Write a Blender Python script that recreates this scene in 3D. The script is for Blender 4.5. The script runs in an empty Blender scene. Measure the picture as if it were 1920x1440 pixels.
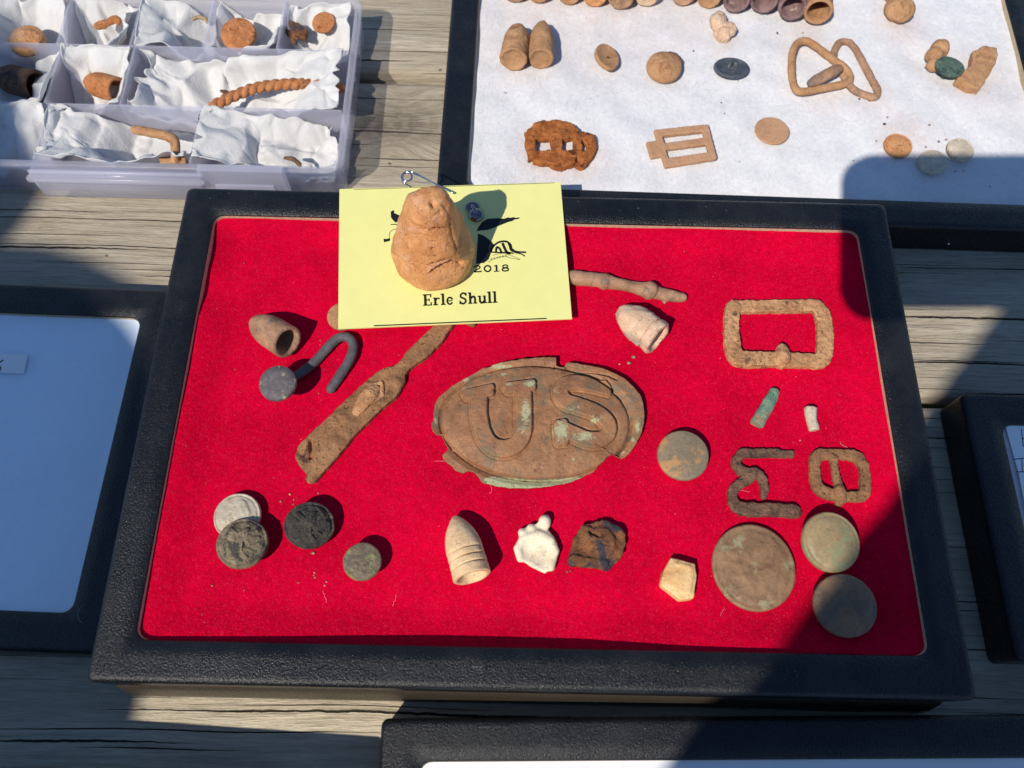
import bpy, bmesh, math, random
import numpy as np
from mathutils import Vector, Matrix, Euler, noise as mn

random.seed(7); rng = np.random.default_rng(7)
scene = bpy.context.scene
C = scene.collection

# ------------------------------------------------------------------ camera
CAM_LOC = np.array((-0.01065, -0.11289, 0.33626))
CAM_ROT = Euler((0.39544, -0.01275, 0.01888), 'XYZ')
FPX = 1540.0                                   # focal length in pixels of a 1920 px wide frame
cam = bpy.data.cameras.new('camera'); cam_ob = bpy.data.objects.new('camera', cam); C.objects.link(cam_ob)
cam_ob.location = CAM_LOC; cam_ob.rotation_euler = CAM_ROT
cam.sensor_width = 36.0; cam.lens = 36.0 * FPX / 1920.0
cam.clip_start = 0.002; cam.clip_end = 500
cam.dof.use_dof = True; cam.dof.focus_distance = 0.335; cam.dof.aperture_fstop = 15
scene.camera = cam_ob

# ------------------------------------------------------------------ light
SX, SY = 0.495, 0.70                           # metres a shadow travels in x and y per metre of height
to_sun = Vector((-SX, -SY, 1)).normalized()
world = bpy.data.worlds.new('World'); scene.world = world; world.use_nodes = True
wn = world.node_tree; bg = wn.nodes['Background']
sky = wn.nodes.new('ShaderNodeTexSky'); sky.sky_type = 'NISHITA'; sky.sun_disc = False
sky.sun_elevation = math.asin(to_sun.z); sky.sun_rotation = math.atan2(to_sun.x, to_sun.y) % (2 * math.pi)
sky.air_density = 1.0; sky.dust_density = 0.0; sky.ozone_density = 6.0
bg.inputs['Strength'].default_value = 0.118
wn.links.new(sky.outputs[0], bg.inputs['Color'])
sun = bpy.data.lights.new('sun', 'SUN'); sun.energy = 4.4; sun.angle = math.radians(0.53); sun.color = (1.0, 0.93, 0.83)
sun_ob = bpy.data.objects.new('sun', sun); C.objects.link(sun_ob)
sun_ob.rotation_euler = (-to_sun).to_track_quat('-Z', 'Y').to_euler(); sun_ob.location = (-0.5, -0.7, 1.5)
vs = scene.view_settings; vs.view_transform = 'Standard'; vs.look = 'None'; vs.exposure = 0.0; vs.gamma = 1.0
vs.use_curve_mapping = False
scene.cycles.max_bounces = 8; scene.cycles.transparent_max_bounces = 12

# ------------------------------------------------------------------ helpers
ROT = np.array(CAM_ROT.to_matrix())
def P(u, v, z):
    """the point of the photograph (1920 x 1440 survey pixels) that lies at height z"""
    d = ROT @ np.array(((u - 960) / FPX, -(v - 720) / FPX, -1.0))
    return CAM_LOC + d * ((z - CAM_LOC[2]) / d[2])
def T(pts, z): return [P(p[0], p[1], z + (p[2] if len(p) > 2 else 0)) for p in pts]
def pxr(u, v, z, r): return float(np.linalg.norm(P(u + r, v, z) - P(u - r, v, z)) / 2)
def lin(c):
    c = c / 255.0
    return c / 12.92 if c <= 0.04045 else ((c + 0.055) / 1.055) ** 2.4
def rgb(r, g, b, k=1.0): return (lin(r) * k, lin(g) * k, lin(b) * k, 1.0)

def tag(o, label=None, cat=None, group=None, kind=None):
    if label: o['label'] = label
    if cat: o['category'] = cat
    if group: o['group'] = group
    if kind: o['kind'] = kind
    return o
def empty(name, loc, rz=0.0):
    o = bpy.data.objects.new(name, None); C.objects.link(o); o.location = loc; o.rotation_euler = (0, 0, rz)
    o.empty_display_size = 0.01
    return o
def mesh(verts, faces):
    me = bpy.data.meshes.new('m'); me.from_pydata([tuple(map(float, v)) for v in verts], [], faces); me.update(); return me
def link(name, me, m, parent=None, local=False, smooth=True, origin=None):
    """links a mesh given in world metres (local=True: in its parent's own axes)"""
    o = bpy.data.objects.new(name, me); C.objects.link(o); me.name = name
    if not local:
        n = len(me.vertices); co = np.empty(n * 3); me.vertices.foreach_get('co', co); co = co.reshape(-1, 3)
        if parent is None:
            org = np.array(origin) if origin is not None else np.array(((co[:, 0].min() + co[:, 0].max()) / 2, (co[:, 1].min() + co[:, 1].max()) / 2, co[:, 2].min()))
            o.location = org
        else:
            org = np.array(parent.location)
            if parent.parent: org = org + np.array(parent.parent.location)
        me.vertices.foreach_set('co', (co - org).ravel()); me.update()
    if parent: o.parent = parent
    if m: me.materials.append(m)
    if smooth: me.polygons.foreach_set('use_smooth', np.ones(len(me.polygons), bool))
    return o

# ---- shapes: each returns (verts, faces)
def tube(pts, radii, n=14, closed=False, zs=1.0, cap=True, sq=0.0):
    pts = [Vector(p) for p in pts]; k = len(pts)
    if not hasattr(radii, '__len__'): radii = [radii] * k
    radii = list(radii)
    V, F = [], []
    def tangent(i):
        a = pts[(i - 1) % k] if closed or i > 0 else pts[i]
        b = pts[(i + 1) % k] if closed or i < k - 1 else pts[i]
        return (b - a).normalized()
    rings = [(pts[i], tangent(i), radii[i]) for i in range(k)]
    if not closed and cap:
        t0, t1 = tangent(0), tangent(k - 1)
        rings = [(pts[0] - t0 * radii[0] * .8, t0, radii[0] * .45), (pts[0] - t0 * radii[0] * .5, t0, radii[0] * .8)] + rings + \
                [(pts[-1] + t1 * radii[-1] * .5, t1, radii[-1] * .8), (pts[-1] + t1 * radii[-1] * .8, t1, radii[-1] * .45)]
    up = Vector((0, 0, 1))
    for c, t, r in rings:
        s = t.cross(up)
        s = s.normalized() if s.length > 1e-4 else Vector((1, 0, 0))
        w = s.cross(t).normalized()
        for j in range(n):
            a = 2 * math.pi * j / n
            k_ = 1 + sq * (1 / max(abs(math.cos(a)), abs(math.sin(a))) - 1)
            V.append(c + s * math.cos(a) * r * k_ + w * math.sin(a) * r * zs * k_)
    m = len(rings)
    for i in range(m if closed else m - 1):
        i2 = (i + 1) % m
        for j in range(n):
            j2 = (j + 1) % n
            F.append((i * n + j, i * n + j2, i2 * n + j2, i2 * n + j))
    if not closed:
        F.append(tuple(range(n))); F.append(tuple(range((m - 1) * n + n - 1, (m - 1) * n - 1, -1)))
    return V, F
def spline(pts, per=8, closed=False):
    """Catmull-Rom through points of any dimension"""
    p = [np.array(q, float) for q in pts]; n = len(p); out = []
    for i in range(n if closed else n - 1):
        a = p[(i - 1) % n] if closed or i > 0 else 2 * p[0] - p[1]
        b, c = p[i], p[(i + 1) % n]
        d = p[(i + 2) % n] if closed or i < n - 2 else 2 * p[-1] - p[-2]
        for s in range(per):
            t = s / per
            out.append(.5 * ((2 * b) + (c - a) * t + (2 * a - 5 * b + 4 * c - d) * t * t + (3 * b - a - 3 * c + d) * t ** 3))
    if not closed: out.append(p[-1])
    return out
def ball(c, r, sc=(1, 1, 1), n=16, m=10):
    V, F = [], []
    for i in range(1, m):
        a = math.pi * i / m
        for j in range(n):
            b = 2 * math.pi * j / n
            V.append((c[0] + r * sc[0] * math.sin(a) * math.cos(b), c[1] + r * sc[1] * math.sin(a) * math.sin(b), c[2] + r * sc[2] * math.cos(a)))
    for i in range(m - 2):
        for j in range(n):
            j2 = (j + 1) % n
            F.append((i * n + j, (i + 1) * n + j, (i + 1) * n + j2, i * n + j2))
    V.append((c[0], c[1], c[2] + r * sc[2])); V.append((c[0], c[1], c[2] - r * sc[2])); t, b = len(V) - 2, len(V) - 1
    for j in range(n):
        j2 = (j + 1) % n
        F.append((t, j, j2)); F.append((b, (m - 2) * n + j2, (m - 2) * n + j))
    return V, F
def prism(poly, z0, z1):
    n = len(poly); V = [(p[0], p[1], z0) for p in poly] + [(p[0], p[1], z1) for p in poly]
    F = [tuple(range(n - 1, -1, -1)), tuple(range(n, 2 * n))] + [(i, (i + 1) % n, (i + 1) % n + n, i + n) for i in range(n)]
    return V, F
def box(x0, x1, y0, y1, z0, z1):
    return prism([(x0, y0), (x1, y0), (x1, y1), (x0, y1)], z0, z1)
def join(shapes):
    V, F = [], []
    for v, f in shapes:
        o = len(V); V += list(v); F += [tuple(i + o for i in q) for q in f]
    return V, F
def fbm(p, octaves=3):
    s, a = 0.0, 1.0
    for _ in range(octaves):
        s += a * mn.noise(p); p = p * 2.1 + Vector((3.1, 1.7, 5.3)); a *= .5
    return s
def roughen(me, amp, scale, seed=0, octaves=3, dents=()):
    n = len(me.vertices); co = np.empty(n * 3); me.vertices.foreach_get('co', co); co = co.reshape(-1, 3)
    nr = np.empty(n * 3); me.vertex_normals.foreach_get('vector', nr); nr = nr.reshape(-1, 3)
    off = Vector((seed * 13.7, seed * 7.3, seed * 3.1)); d = np.zeros(n)
    if amp:
        for i in range(n): d[i] = amp * fbm(Vector(co[i]) * scale + off, octaves)
    co = co + nr * d[:, None]
    for a, b, r, depth in dents:                # grooves pressed in along a segment
        a, b = np.array(a), np.array(b); ab = (b - a)[:2]; L = max(ab @ ab, 1e-12)
        t = np.clip(((co[:, :2] - a[:2]) @ ab) / L, 0, 1); q = a[:2] + t[:, None] * ab
        w = np.clip(1 - np.linalg.norm(co[:, :2] - q, axis=1) / r, 0, 1)
        co[:, 2] -= depth * (w * w * (3 - 2 * w)) * (nr[:, 2] > 0)
    me.vertices.foreach_set('co', co.ravel()); me.update()
    return me
def solid(shapes, voxel=0.0005, smooth=3, amp=0.0003, scale=300, seed=0, dents=(), octaves=3):
    """fuses overlapping shapes into one continuous worn surface"""
    ob = bpy.data.objects.new('t', mesh(*join(shapes))); C.objects.link(ob)
    r = ob.modifiers.new('r', 'REMESH'); r.mode = 'VOXEL'; r.voxel_size = voxel
    if smooth:
        s = ob.modifiers.new('s', 'SMOOTH'); s.iterations = smooth; s.factor = .5
    me = bpy.data.meshes.new_from_object(ob.evaluated_get(bpy.context.evaluated_depsgraph_get()))
    old = ob.data; bpy.data.objects.remove(ob); bpy.data.meshes.remove(old)
    return roughen(me, amp, scale, seed, octaves, dents)
def lathe(profile, axis_o, axis_d, n=56, seed=0, amp=0.0, scale=250):
    """profile: (distance along axis, radius) pairs, revolved about a world axis"""
    d = Vector(axis_d).normalized(); s = d.cross(Vector((0, 0, 1)))
    s = s.normalized() if s.length > 1e-3 else Vector((1, 0, 0)); w = s.cross(d).normalized(); o = Vector(axis_o)
    V, F = [], []
    for h, r in profile:
        for j in range(n):
            a = 2 * math.pi * j / n
            V.append(o + d * h + (s * math.cos(a) + w * math.sin(a)) * max(r, 1e-5))
    for i in range(len(profile) - 1):
        for j in range(n):
            j2 = (j + 1) % n
            F.append((i * n + j, (i + 1) * n + j, (i + 1) * n + j2, i * n + j2))
    F.append(tuple(range(n))); k = (len(profile) - 1) * n; F.append(tuple(range(k + n - 1, k - 1, -1)))
    me = mesh(V, F)
    bm = bmesh.new(); bm.from_mesh(me); bmesh.ops.recalc_face_normals(bm, faces=bm.faces); bm.to_mesh(me); bm.free()
    return roughen(me, amp, scale, seed) if amp else me
def rr(hw, hd, r, seg=6):
    """rounded rectangle outline centred on the origin"""
    out = []
    for cx, cy, a0 in ((hw - r, hd - r, 0), (-hw + r, hd - r, 90), (-hw + r, -hd + r, 180), (hw - r, -hd + r, 270)):
        for i in range(seg + 1):
            a = math.radians(a0 + 90 * i / seg); out.append((cx + r * math.cos(a), cy + r * math.sin(a)))
    return out
def loft(loops, close_last=False, close_first=False):
    n = len(loops[0]); V = [p for l in loops for p in l]; F = []
    for i in range(len(loops) - 1):
        for j in range(n):
            j2 = (j + 1) % n
            F.append((i * n + j, i * n + j2, (i + 1) * n + j2, (i + 1) * n + j))
    if close_last: F.append(tuple(range((len(loops) - 1) * n, len(loops) * n)))
    if close_first: F.append(tuple(range(n - 1, -1, -1)))
    return V, F

# ------------------------------------------------------------------ materials
class NT:
    def __init__(s, name):
        s.m = bpy.data.materials.new(name); s.m.use_nodes = True; s.t = s.m.node_tree
        s.b = s.t.nodes['Principled BSDF']; s.out = s.t.nodes['Material Output']
    def n(s, typ, **kw):
        x = s.t.nodes.new('ShaderNode' + typ)
        for k, v in kw.items(): setattr(x, k, v)
        return x
    def l(s, a, b): s.t.links.new(a, b)
    def set(s, node, **kw):
        for k, v in kw.items():
            i = node.inputs[k.replace('_', ' ')]
            if hasattr(v, 'links') or isinstance(v, bpy.types.NodeSocket): s.l(v, i)
            else: i.default_value = v
        return node
    def coord(s, scale=(1, 1, 1), rnd=True):
        tc = s.n('TexCoord'); mp = s.n('Mapping'); mp.inputs['Scale'].default_value = scale
        s.l(tc.outputs['Object'], mp.inputs['Vector'])
        if rnd:
            oi = s.n('ObjectInfo'); mu = s.math('MULTIPLY', oi.outputs['Random'], 37.0)
            s.l(mu, mp.inputs['Location'])
        return mp.outputs[0]
    def noise(s, vec, scale, detail=4.0, rough=0.55, dist=0.0):
        x = s.n('TexNoise'); s.set(x, Vector=vec, Scale=scale, Detail=detail, Roughness=rough, Distortion=dist); return x.outputs['Fac']
    def math(s, op, a, b=0.5, c=None):
        x = s.n('Math', operation=op)
        for i, v in enumerate((a, b) if c is None else (a, b, c)):
            if isinstance(v, bpy.types.NodeSocket): s.l(v, x.inputs[i])
            else: x.inputs[i].default_value = v
        return x.outputs[0]
    def ramp(s, fac, stops, interp='LINEAR'):
        x = s.n('ValToRGB'); x.color_ramp.interpolation = interp; e = x.color_ramp.elements
        while len(e) < len(stops): e.new(0.5)
        for el, (p, c) in zip(e, stops):
            el.position = p; el.color = c if hasattr(c, '__len__') else (c, c, c, 1)
        s.l(fac, x.inputs[0]); return x.outputs[0]
    def mix(s, fac, a, b, mode='MIX'):
        x = s.n('Mix', data_type='RGBA', blend_type=mode)
        for i, v in ((0, fac), (6, a), (7, b)):
            if isinstance(v, bpy.types.NodeSocket): s.l(v, x.inputs[i])
            else: x.inputs[i].default_value = v
        return x.outputs[2]
    def bump(s, h, dist, strength=1.0, normal=None):
        x = s.n('Bump'); s.set(x, Height=h, Distance=dist, Strength=strength)
        if normal is not None: s.l(normal, x.inputs['Normal'])
        return x.outputs[0]
    def fin(s, color=None, rough=None, normal=None, **kw):
        if color is not None: s.set(s.b, Base_Color=color)
        if rough is not None: s.set(s.b, Roughness=rough)
        if normal is not None: s.set(s.b, Normal=normal)
        s.set(s.b, **kw); return s.m

def relic_mat(name, c1, c2, c3=None, spot=0.62, sc=160, rough=0.75, bump=0.0006, fine=1.0, metal=0.0, pits=0.5, spec=0.35, attr=None, attr_col=None):
    """weathered dug-up metal: two body tones, a third in patches, pitting and grit"""
    t = NT(name); v = t.coord()
    a = t.ramp(t.noise(v, sc, 5, .6, .6), [(.36, c1), (.64, c2)])
    g = t.noise(v, sc * 9, 4, .65)
    col = t.mix(1.0, a, t.ramp(g, [(.25, (.74, .72, .70, 1)), (.5, (1, 1, 1, 1)), (.8, (1.12, 1.11, 1.09, 1))]), 'MULTIPLY')
    if c3 is not None:
        pm = t.noise(v, sc * .8, 6, .68, .3)
        col = t.mix(t.ramp(pm, [(spot - .035, 0.0), (spot + .035, 1.0)]), col, c3)
    pit = t.ramp(t.noise(v, sc * 4.5, 3, .5), [(.26, 1.0), (.36, 0.0)])
    col = t.mix(t.math('MULTIPLY', pit, pits * .6), col, (c1[0] * .25, c1[1] * .22, c1[2] * .2, 1))
    if attr:
        at = t.n('Attribute', attribute_name=attr)
        am = t.ramp(t.math('ADD', t.math('MULTIPLY', at.outputs['Fac'], .60), t.math('MULTIPLY', t.math('SUBTRACT', t.noise(v, sc * 7, 8, .85), .5), 1.9)), [(.33, 0.0), (.52, .82)])
        col = t.mix(am, col, attr_col)
    h = t.math('ADD', t.math('MULTIPLY', t.noise(v, sc * 2, 6, .65), 1.0), t.math('MULTIPLY', t.noise(v, sc * 12, 3, .6), .35 * fine))
    h = t.math('SUBTRACT', h, t.math('MULTIPLY', pit, .5))
    return t.fin(col, t.ramp(g, [(.3, rough + .12), (.75, rough - .15)]), t.bump(h, bump), Metallic=metal, Specular_IOR_Level=spec)

def wood_mat():
    t = NT('weathered_wood'); tc = t.n('TexCoord').outputs['Object']
    sep = t.n('SeparateXYZ'); t.l(tc, sep.inputs[0]); x, y, z = sep.outputs
    kx, ky = KNOT
    dx = t.math('MULTIPLY', t.math('SUBTRACT', x, kx), .75); dy = t.math('SUBTRACT', y, ky)
    d = t.math('SQRT', t.math('ADD', t.math('MULTIPLY', dx, dx), t.math('MULTIPLY', dy, dy)))
    kn = t.math('POWER', 2.718, t.math('MULTIPLY', t.math('MULTIPLY', d, d), -1 / (.017 ** 2)))
    mp = t.n('Mapping'); mp.inputs['Scale'].default_value = (5, 14, 14); t.l(tc, mp.inputs['Vector'])
    warp = t.math('MULTIPLY', t.math('SUBTRACT', t.noise(mp.outputs[0], 1.0, 2), .5), .016)
    yy = t.math('ADD', t.math('ADD', y, warp), t.math('MULTIPLY', kn, t.math('MULTIPLY', dy, 1.4)))
    cb = t.n('CombineXYZ'); t.l(t.math('MULTIPLY', x, .075), cb.inputs[0]); t.l(yy, cb.inputs[1]); t.l(t.math('MULTIPLY', z, .8), cb.inputs[2])
    v = cb.outputs[0]
    band = t.noise(v, 70, 3, .5); grain = t.noise(v, 420, 6, .7); fine = t.noise(v, 1900, 3, .6)
    def splits(pitch, wmax, lo, hi, seed):
        q = t.math('ADD', t.math('DIVIDE', t.math('ADD', y, t.math('MULTIPLY', warp, .5)), pitch), seed)
        idx = t.math('FLOOR', q); f = t.math('SUBTRACT', q, idx)
        wn_ = t.n('TexWhiteNoise', noise_dimensions='1D'); t.l(idx, wn_.inputs['W'])
        c = t.math('ADD', t.math('MULTIPLY', wn_.outputs['Value'], .6), .2)
        jit = t.math('MULTIPLY', t.math('SUBTRACT', t.noise(tc, 160, 3, .6), .5), .10)
        dist = t.math('MULTIPLY', t.math('ABSOLUTE', t.math('SUBTRACT', t.math('ADD', f, jit), c)), pitch)
        cv = t.n('CombineXYZ'); t.l(t.math('MULTIPLY', x, 9.0), cv.inputs[0]); t.l(t.math('MULTIPLY', idx, 5.37), cv.inputs[1]); cv.inputs[2].default_value = seed
        w = t.math('ADD', t.math('MULTIPLY', t.ramp(t.noise(cv.outputs[0], 1.0, 2, .5), [(lo, 0.0), (hi, 1.0)]), wmax), 1e-6)
        return t.math('SUBTRACT', 1.0, t.math('MINIMUM', t.math('DIVIDE', dist, w), 1.0))
    crack = t.math('MAXIMUM', splits(.0125, .00055, .52, .66, 3.3), splits(.0046, .00028, .50, .64, 8.1))
    crack = t.ramp(crack, [(.0, 0.0), (.45, .95)])
    col = t.ramp(grain, [(.25, rgb(146, 138, 122)), (.45, rgb(191, 181, 161)), (.68, rgb(216, 206, 187))])
    col = t.mix(t.ramp(band, [(.35, .5), (.65, 0.0)]), col, rgb(164, 149, 124))
    col = t.mix(.55, col, t.ramp(fine, [(.3, (.66, .63, .59, 1)), (.6, (1.05, 1.03, 1, 1))]), 'MULTIPLY')
    blot = t.noise(tc, 22, 4, .6)
    col = t.mix(t.ramp(blot, [(.4, 0.0), (.72, .45)]), col, rgb(168, 160, 146))
    ring = t.math('MULTIPLY', t.math('ADD', t.math('SINE', t.math('ADD', t.math('MULTIPLY', d, 900), t.math('MULTIPLY', t.noise(tc, 120, 5, .7), 16))), 1.0), .5)
    col = t.mix(t.math('MULTIPLY', kn, t.math('ADD', t.math('MULTIPLY', ring, .28), .28)), col, rgb(84, 70, 54))
    speck = t.ramp(t.noise(tc, 230, 2, .4), [(.20, 1.0), (.24, 0.0)])
    col = t.mix(t.math('MULTIPLY', speck, .8), col, rgb(45, 38, 32))
    col = t.mix(crack, col, rgb(22, 18, 15))
    oi = t.n('ObjectInfo'); col = t.mix(1.0, col, oi.outputs['Color'], 'MULTIPLY')
    h = t.math('ADD', t.math('MULTIPLY', grain, 1.0), t.math('MULTIPLY', fine, .3))
    h = t.math('SUBTRACT', h, t.math('MULTIPLY', crack, 2.2)); h = t.math('ADD', h, t.math('MULTIPLY', band, .9))
    return t.fin(col, .82, t.bump(h, .0014), Specular_IOR_Level=.2)

def leather_mat(name='black_leatherette', dust=0.0):
    t = NT(name); v = t.coord(rnd=False)
    vo = t.n('TexVoronoi', feature='SMOOTH_F1'); t.set(vo, Vector=v, Scale=1500.0, Smoothness=.5, Randomness=1.0)
    h = t.math('ADD', t.math('MULTIPLY', vo.outputs['Distance'], -1.0), t.math('MULTIPLY', t.noise(v, 4200, 3, .7), .9))
    wear = t.math('MAXIMUM', t.ramp(t.noise(v, 45, 5, .65), [(.45, 0.0), (.8, 1.0)]), t.ramp(t.noise(v, 700, 4, .7), [(.66, 0.0), (.72, 1.0)]))
    col = t.mix(wear, (.006, .007, .009, 1), (.020, .021, .022, 1))
    if dust: col = t.mix(dust, col, rgb(96, 84, 66))
    return t.fin(col, t.ramp(t.noise(v, 1300, 2), [(.3, .21), (.7, .36)]), t.bump(h, .00014), Specular_IOR_Level=.38)

def felt_mat(name, c1, c2, fleck, amt=1.0, stain=False, bump=.0005, sheen=.25):
    t = NT(name); v = t.coord(rnd=False)
    f = t.noise(v, 1500, 3, .7, 1.0); g = t.noise(v, 420, 4, .6); lo = t.noise(v, 34, 4, .6)
    col = t.mix(t.ramp(g, [(.3, 0.0), (.7, 1.0)]), c1, c2)
    col = t.mix(1.0, col, t.ramp(f, [(.25, (1 - .30 * amt,) * 3 + (1,)), (.5, (1, 1, 1, 1)), (.8, (1 + .12 * amt,) * 3 + (1,))]), 'MULTIPLY')
    col = t.mix(1.0, col, t.ramp(lo, [(.3, (1 - .24 * amt,) * 3 + (1,)), (.7, (1 + .06 * amt,) * 3 + (1,))]), 'MULTIPLY')
    if fleck: col = t.mix(t.ramp(t.noise(v, 1150, 2, .5, 2.0), [(.70, 0.0), (.76, .75)]), col, fleck)
    if stain:
        at = t.n('Attribute', attribute_name='stain')
        col = t.mix(t.math('MULTIPLY', at.outputs['Fac'], t.ramp(t.noise(v, 130, 4, .6), [(.3, .25), (.7, 1.0)])), col, rgb(190, 150, 125))
    h = t.math('ADD', t.math('MULTIPLY', f, .6), g)
    return t.fin(col, .95, t.bump(h, bump), Specular_IOR_Level=.1, Sheen_Weight=sheen, Sheen_Roughness=.6, Sheen_Tint=c2) if sheen else t.fin(col, .95, t.bump(h, bump), Specular_IOR_Level=.03)

def flat_mat(name, c, rough=.6, vary=.06, sc=300, bump=0.0, metal=0.0, spec=.4):
    t = NT(name); v = t.coord(rnd=False); n = t.noise(v, sc, 4, .6)
    col = t.ramp(n, [(.3, tuple(k * (1 - vary) for k in c[:3]) + (1,)), (.7, tuple(min(1, k * (1 + vary)) for k in c[:3]) + (1,))])
    return t.fin(col, rough, t.bump(n, bump) if bump else None, Metallic=metal, Specular_IOR_Level=spec)

def plastic_mat():
    t = NT('clear_lavender_plastic'); v = t.coord(rnd=False)
    s = t.ramp(t.noise(v, 60, 4, .6), [(.35, .18), (.7, .34)])
    tr = t.n('BsdfTransparent'); tr.inputs['Color'].default_value = (.96, .96, .985, 1)
    tl = t.n('BsdfTranslucent'); tl.inputs['Color'].default_value = (.84, .84, .94, 1)
    m1 = t.n('MixShader'); m1.inputs[0].default_value = .45
    t.fin((.83, .83, .93, 1), s, t.bump(t.noise(v, 500, 3), .00008), Specular_IOR_Level=.5)
    t.l(t.b.outputs[0], m1.inputs[1]); t.l(tl.outputs[0], m1.inputs[2])
    m2 = t.n('MixShader'); m2.inputs[0].default_value = .34
    t.l(tr.outputs[0], m2.inputs[1]); t.l(m1.outputs[0], m2.inputs[2]); t.l(m2.outputs[0], t.out.inputs['Surface'])
    return t.m

def tissue_mat():
    t = NT('paper_towel'); v = t.coord(rnd=False)
    e = t.n('TexVoronoi', feature='F1'); t.set(e, Vector=v, Scale=520.0, Randomness=.25)
    h = t.math('ADD', t.math('MULTIPLY', e.outputs['Distance'], .22), t.noise(v, 900, 3))
    col = t.ramp(t.noise(v, 45, 4, .6), [(.35, (.84, .84, .83, 1)), (.62, (.90, .895, .88, 1)), (.82, (.86, .80, .70, 1))])
    t.fin(col, .95, t.bump(h, .0003), Specular_IOR_Level=.1)
    tl = t.n('BsdfTranslucent'); tl.inputs['Color'].default_value = (.85, .83, .80, 1)
    m1 = t.n('MixShader'); m1.inputs[0].default_value = .40
    t.l(t.b.outputs[0], m1.inputs[1]); t.l(tl.outputs[0], m1.inputs[2]); t.l(m1.outputs[0], t.out.inputs['Surface'])
    return t.m

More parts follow.
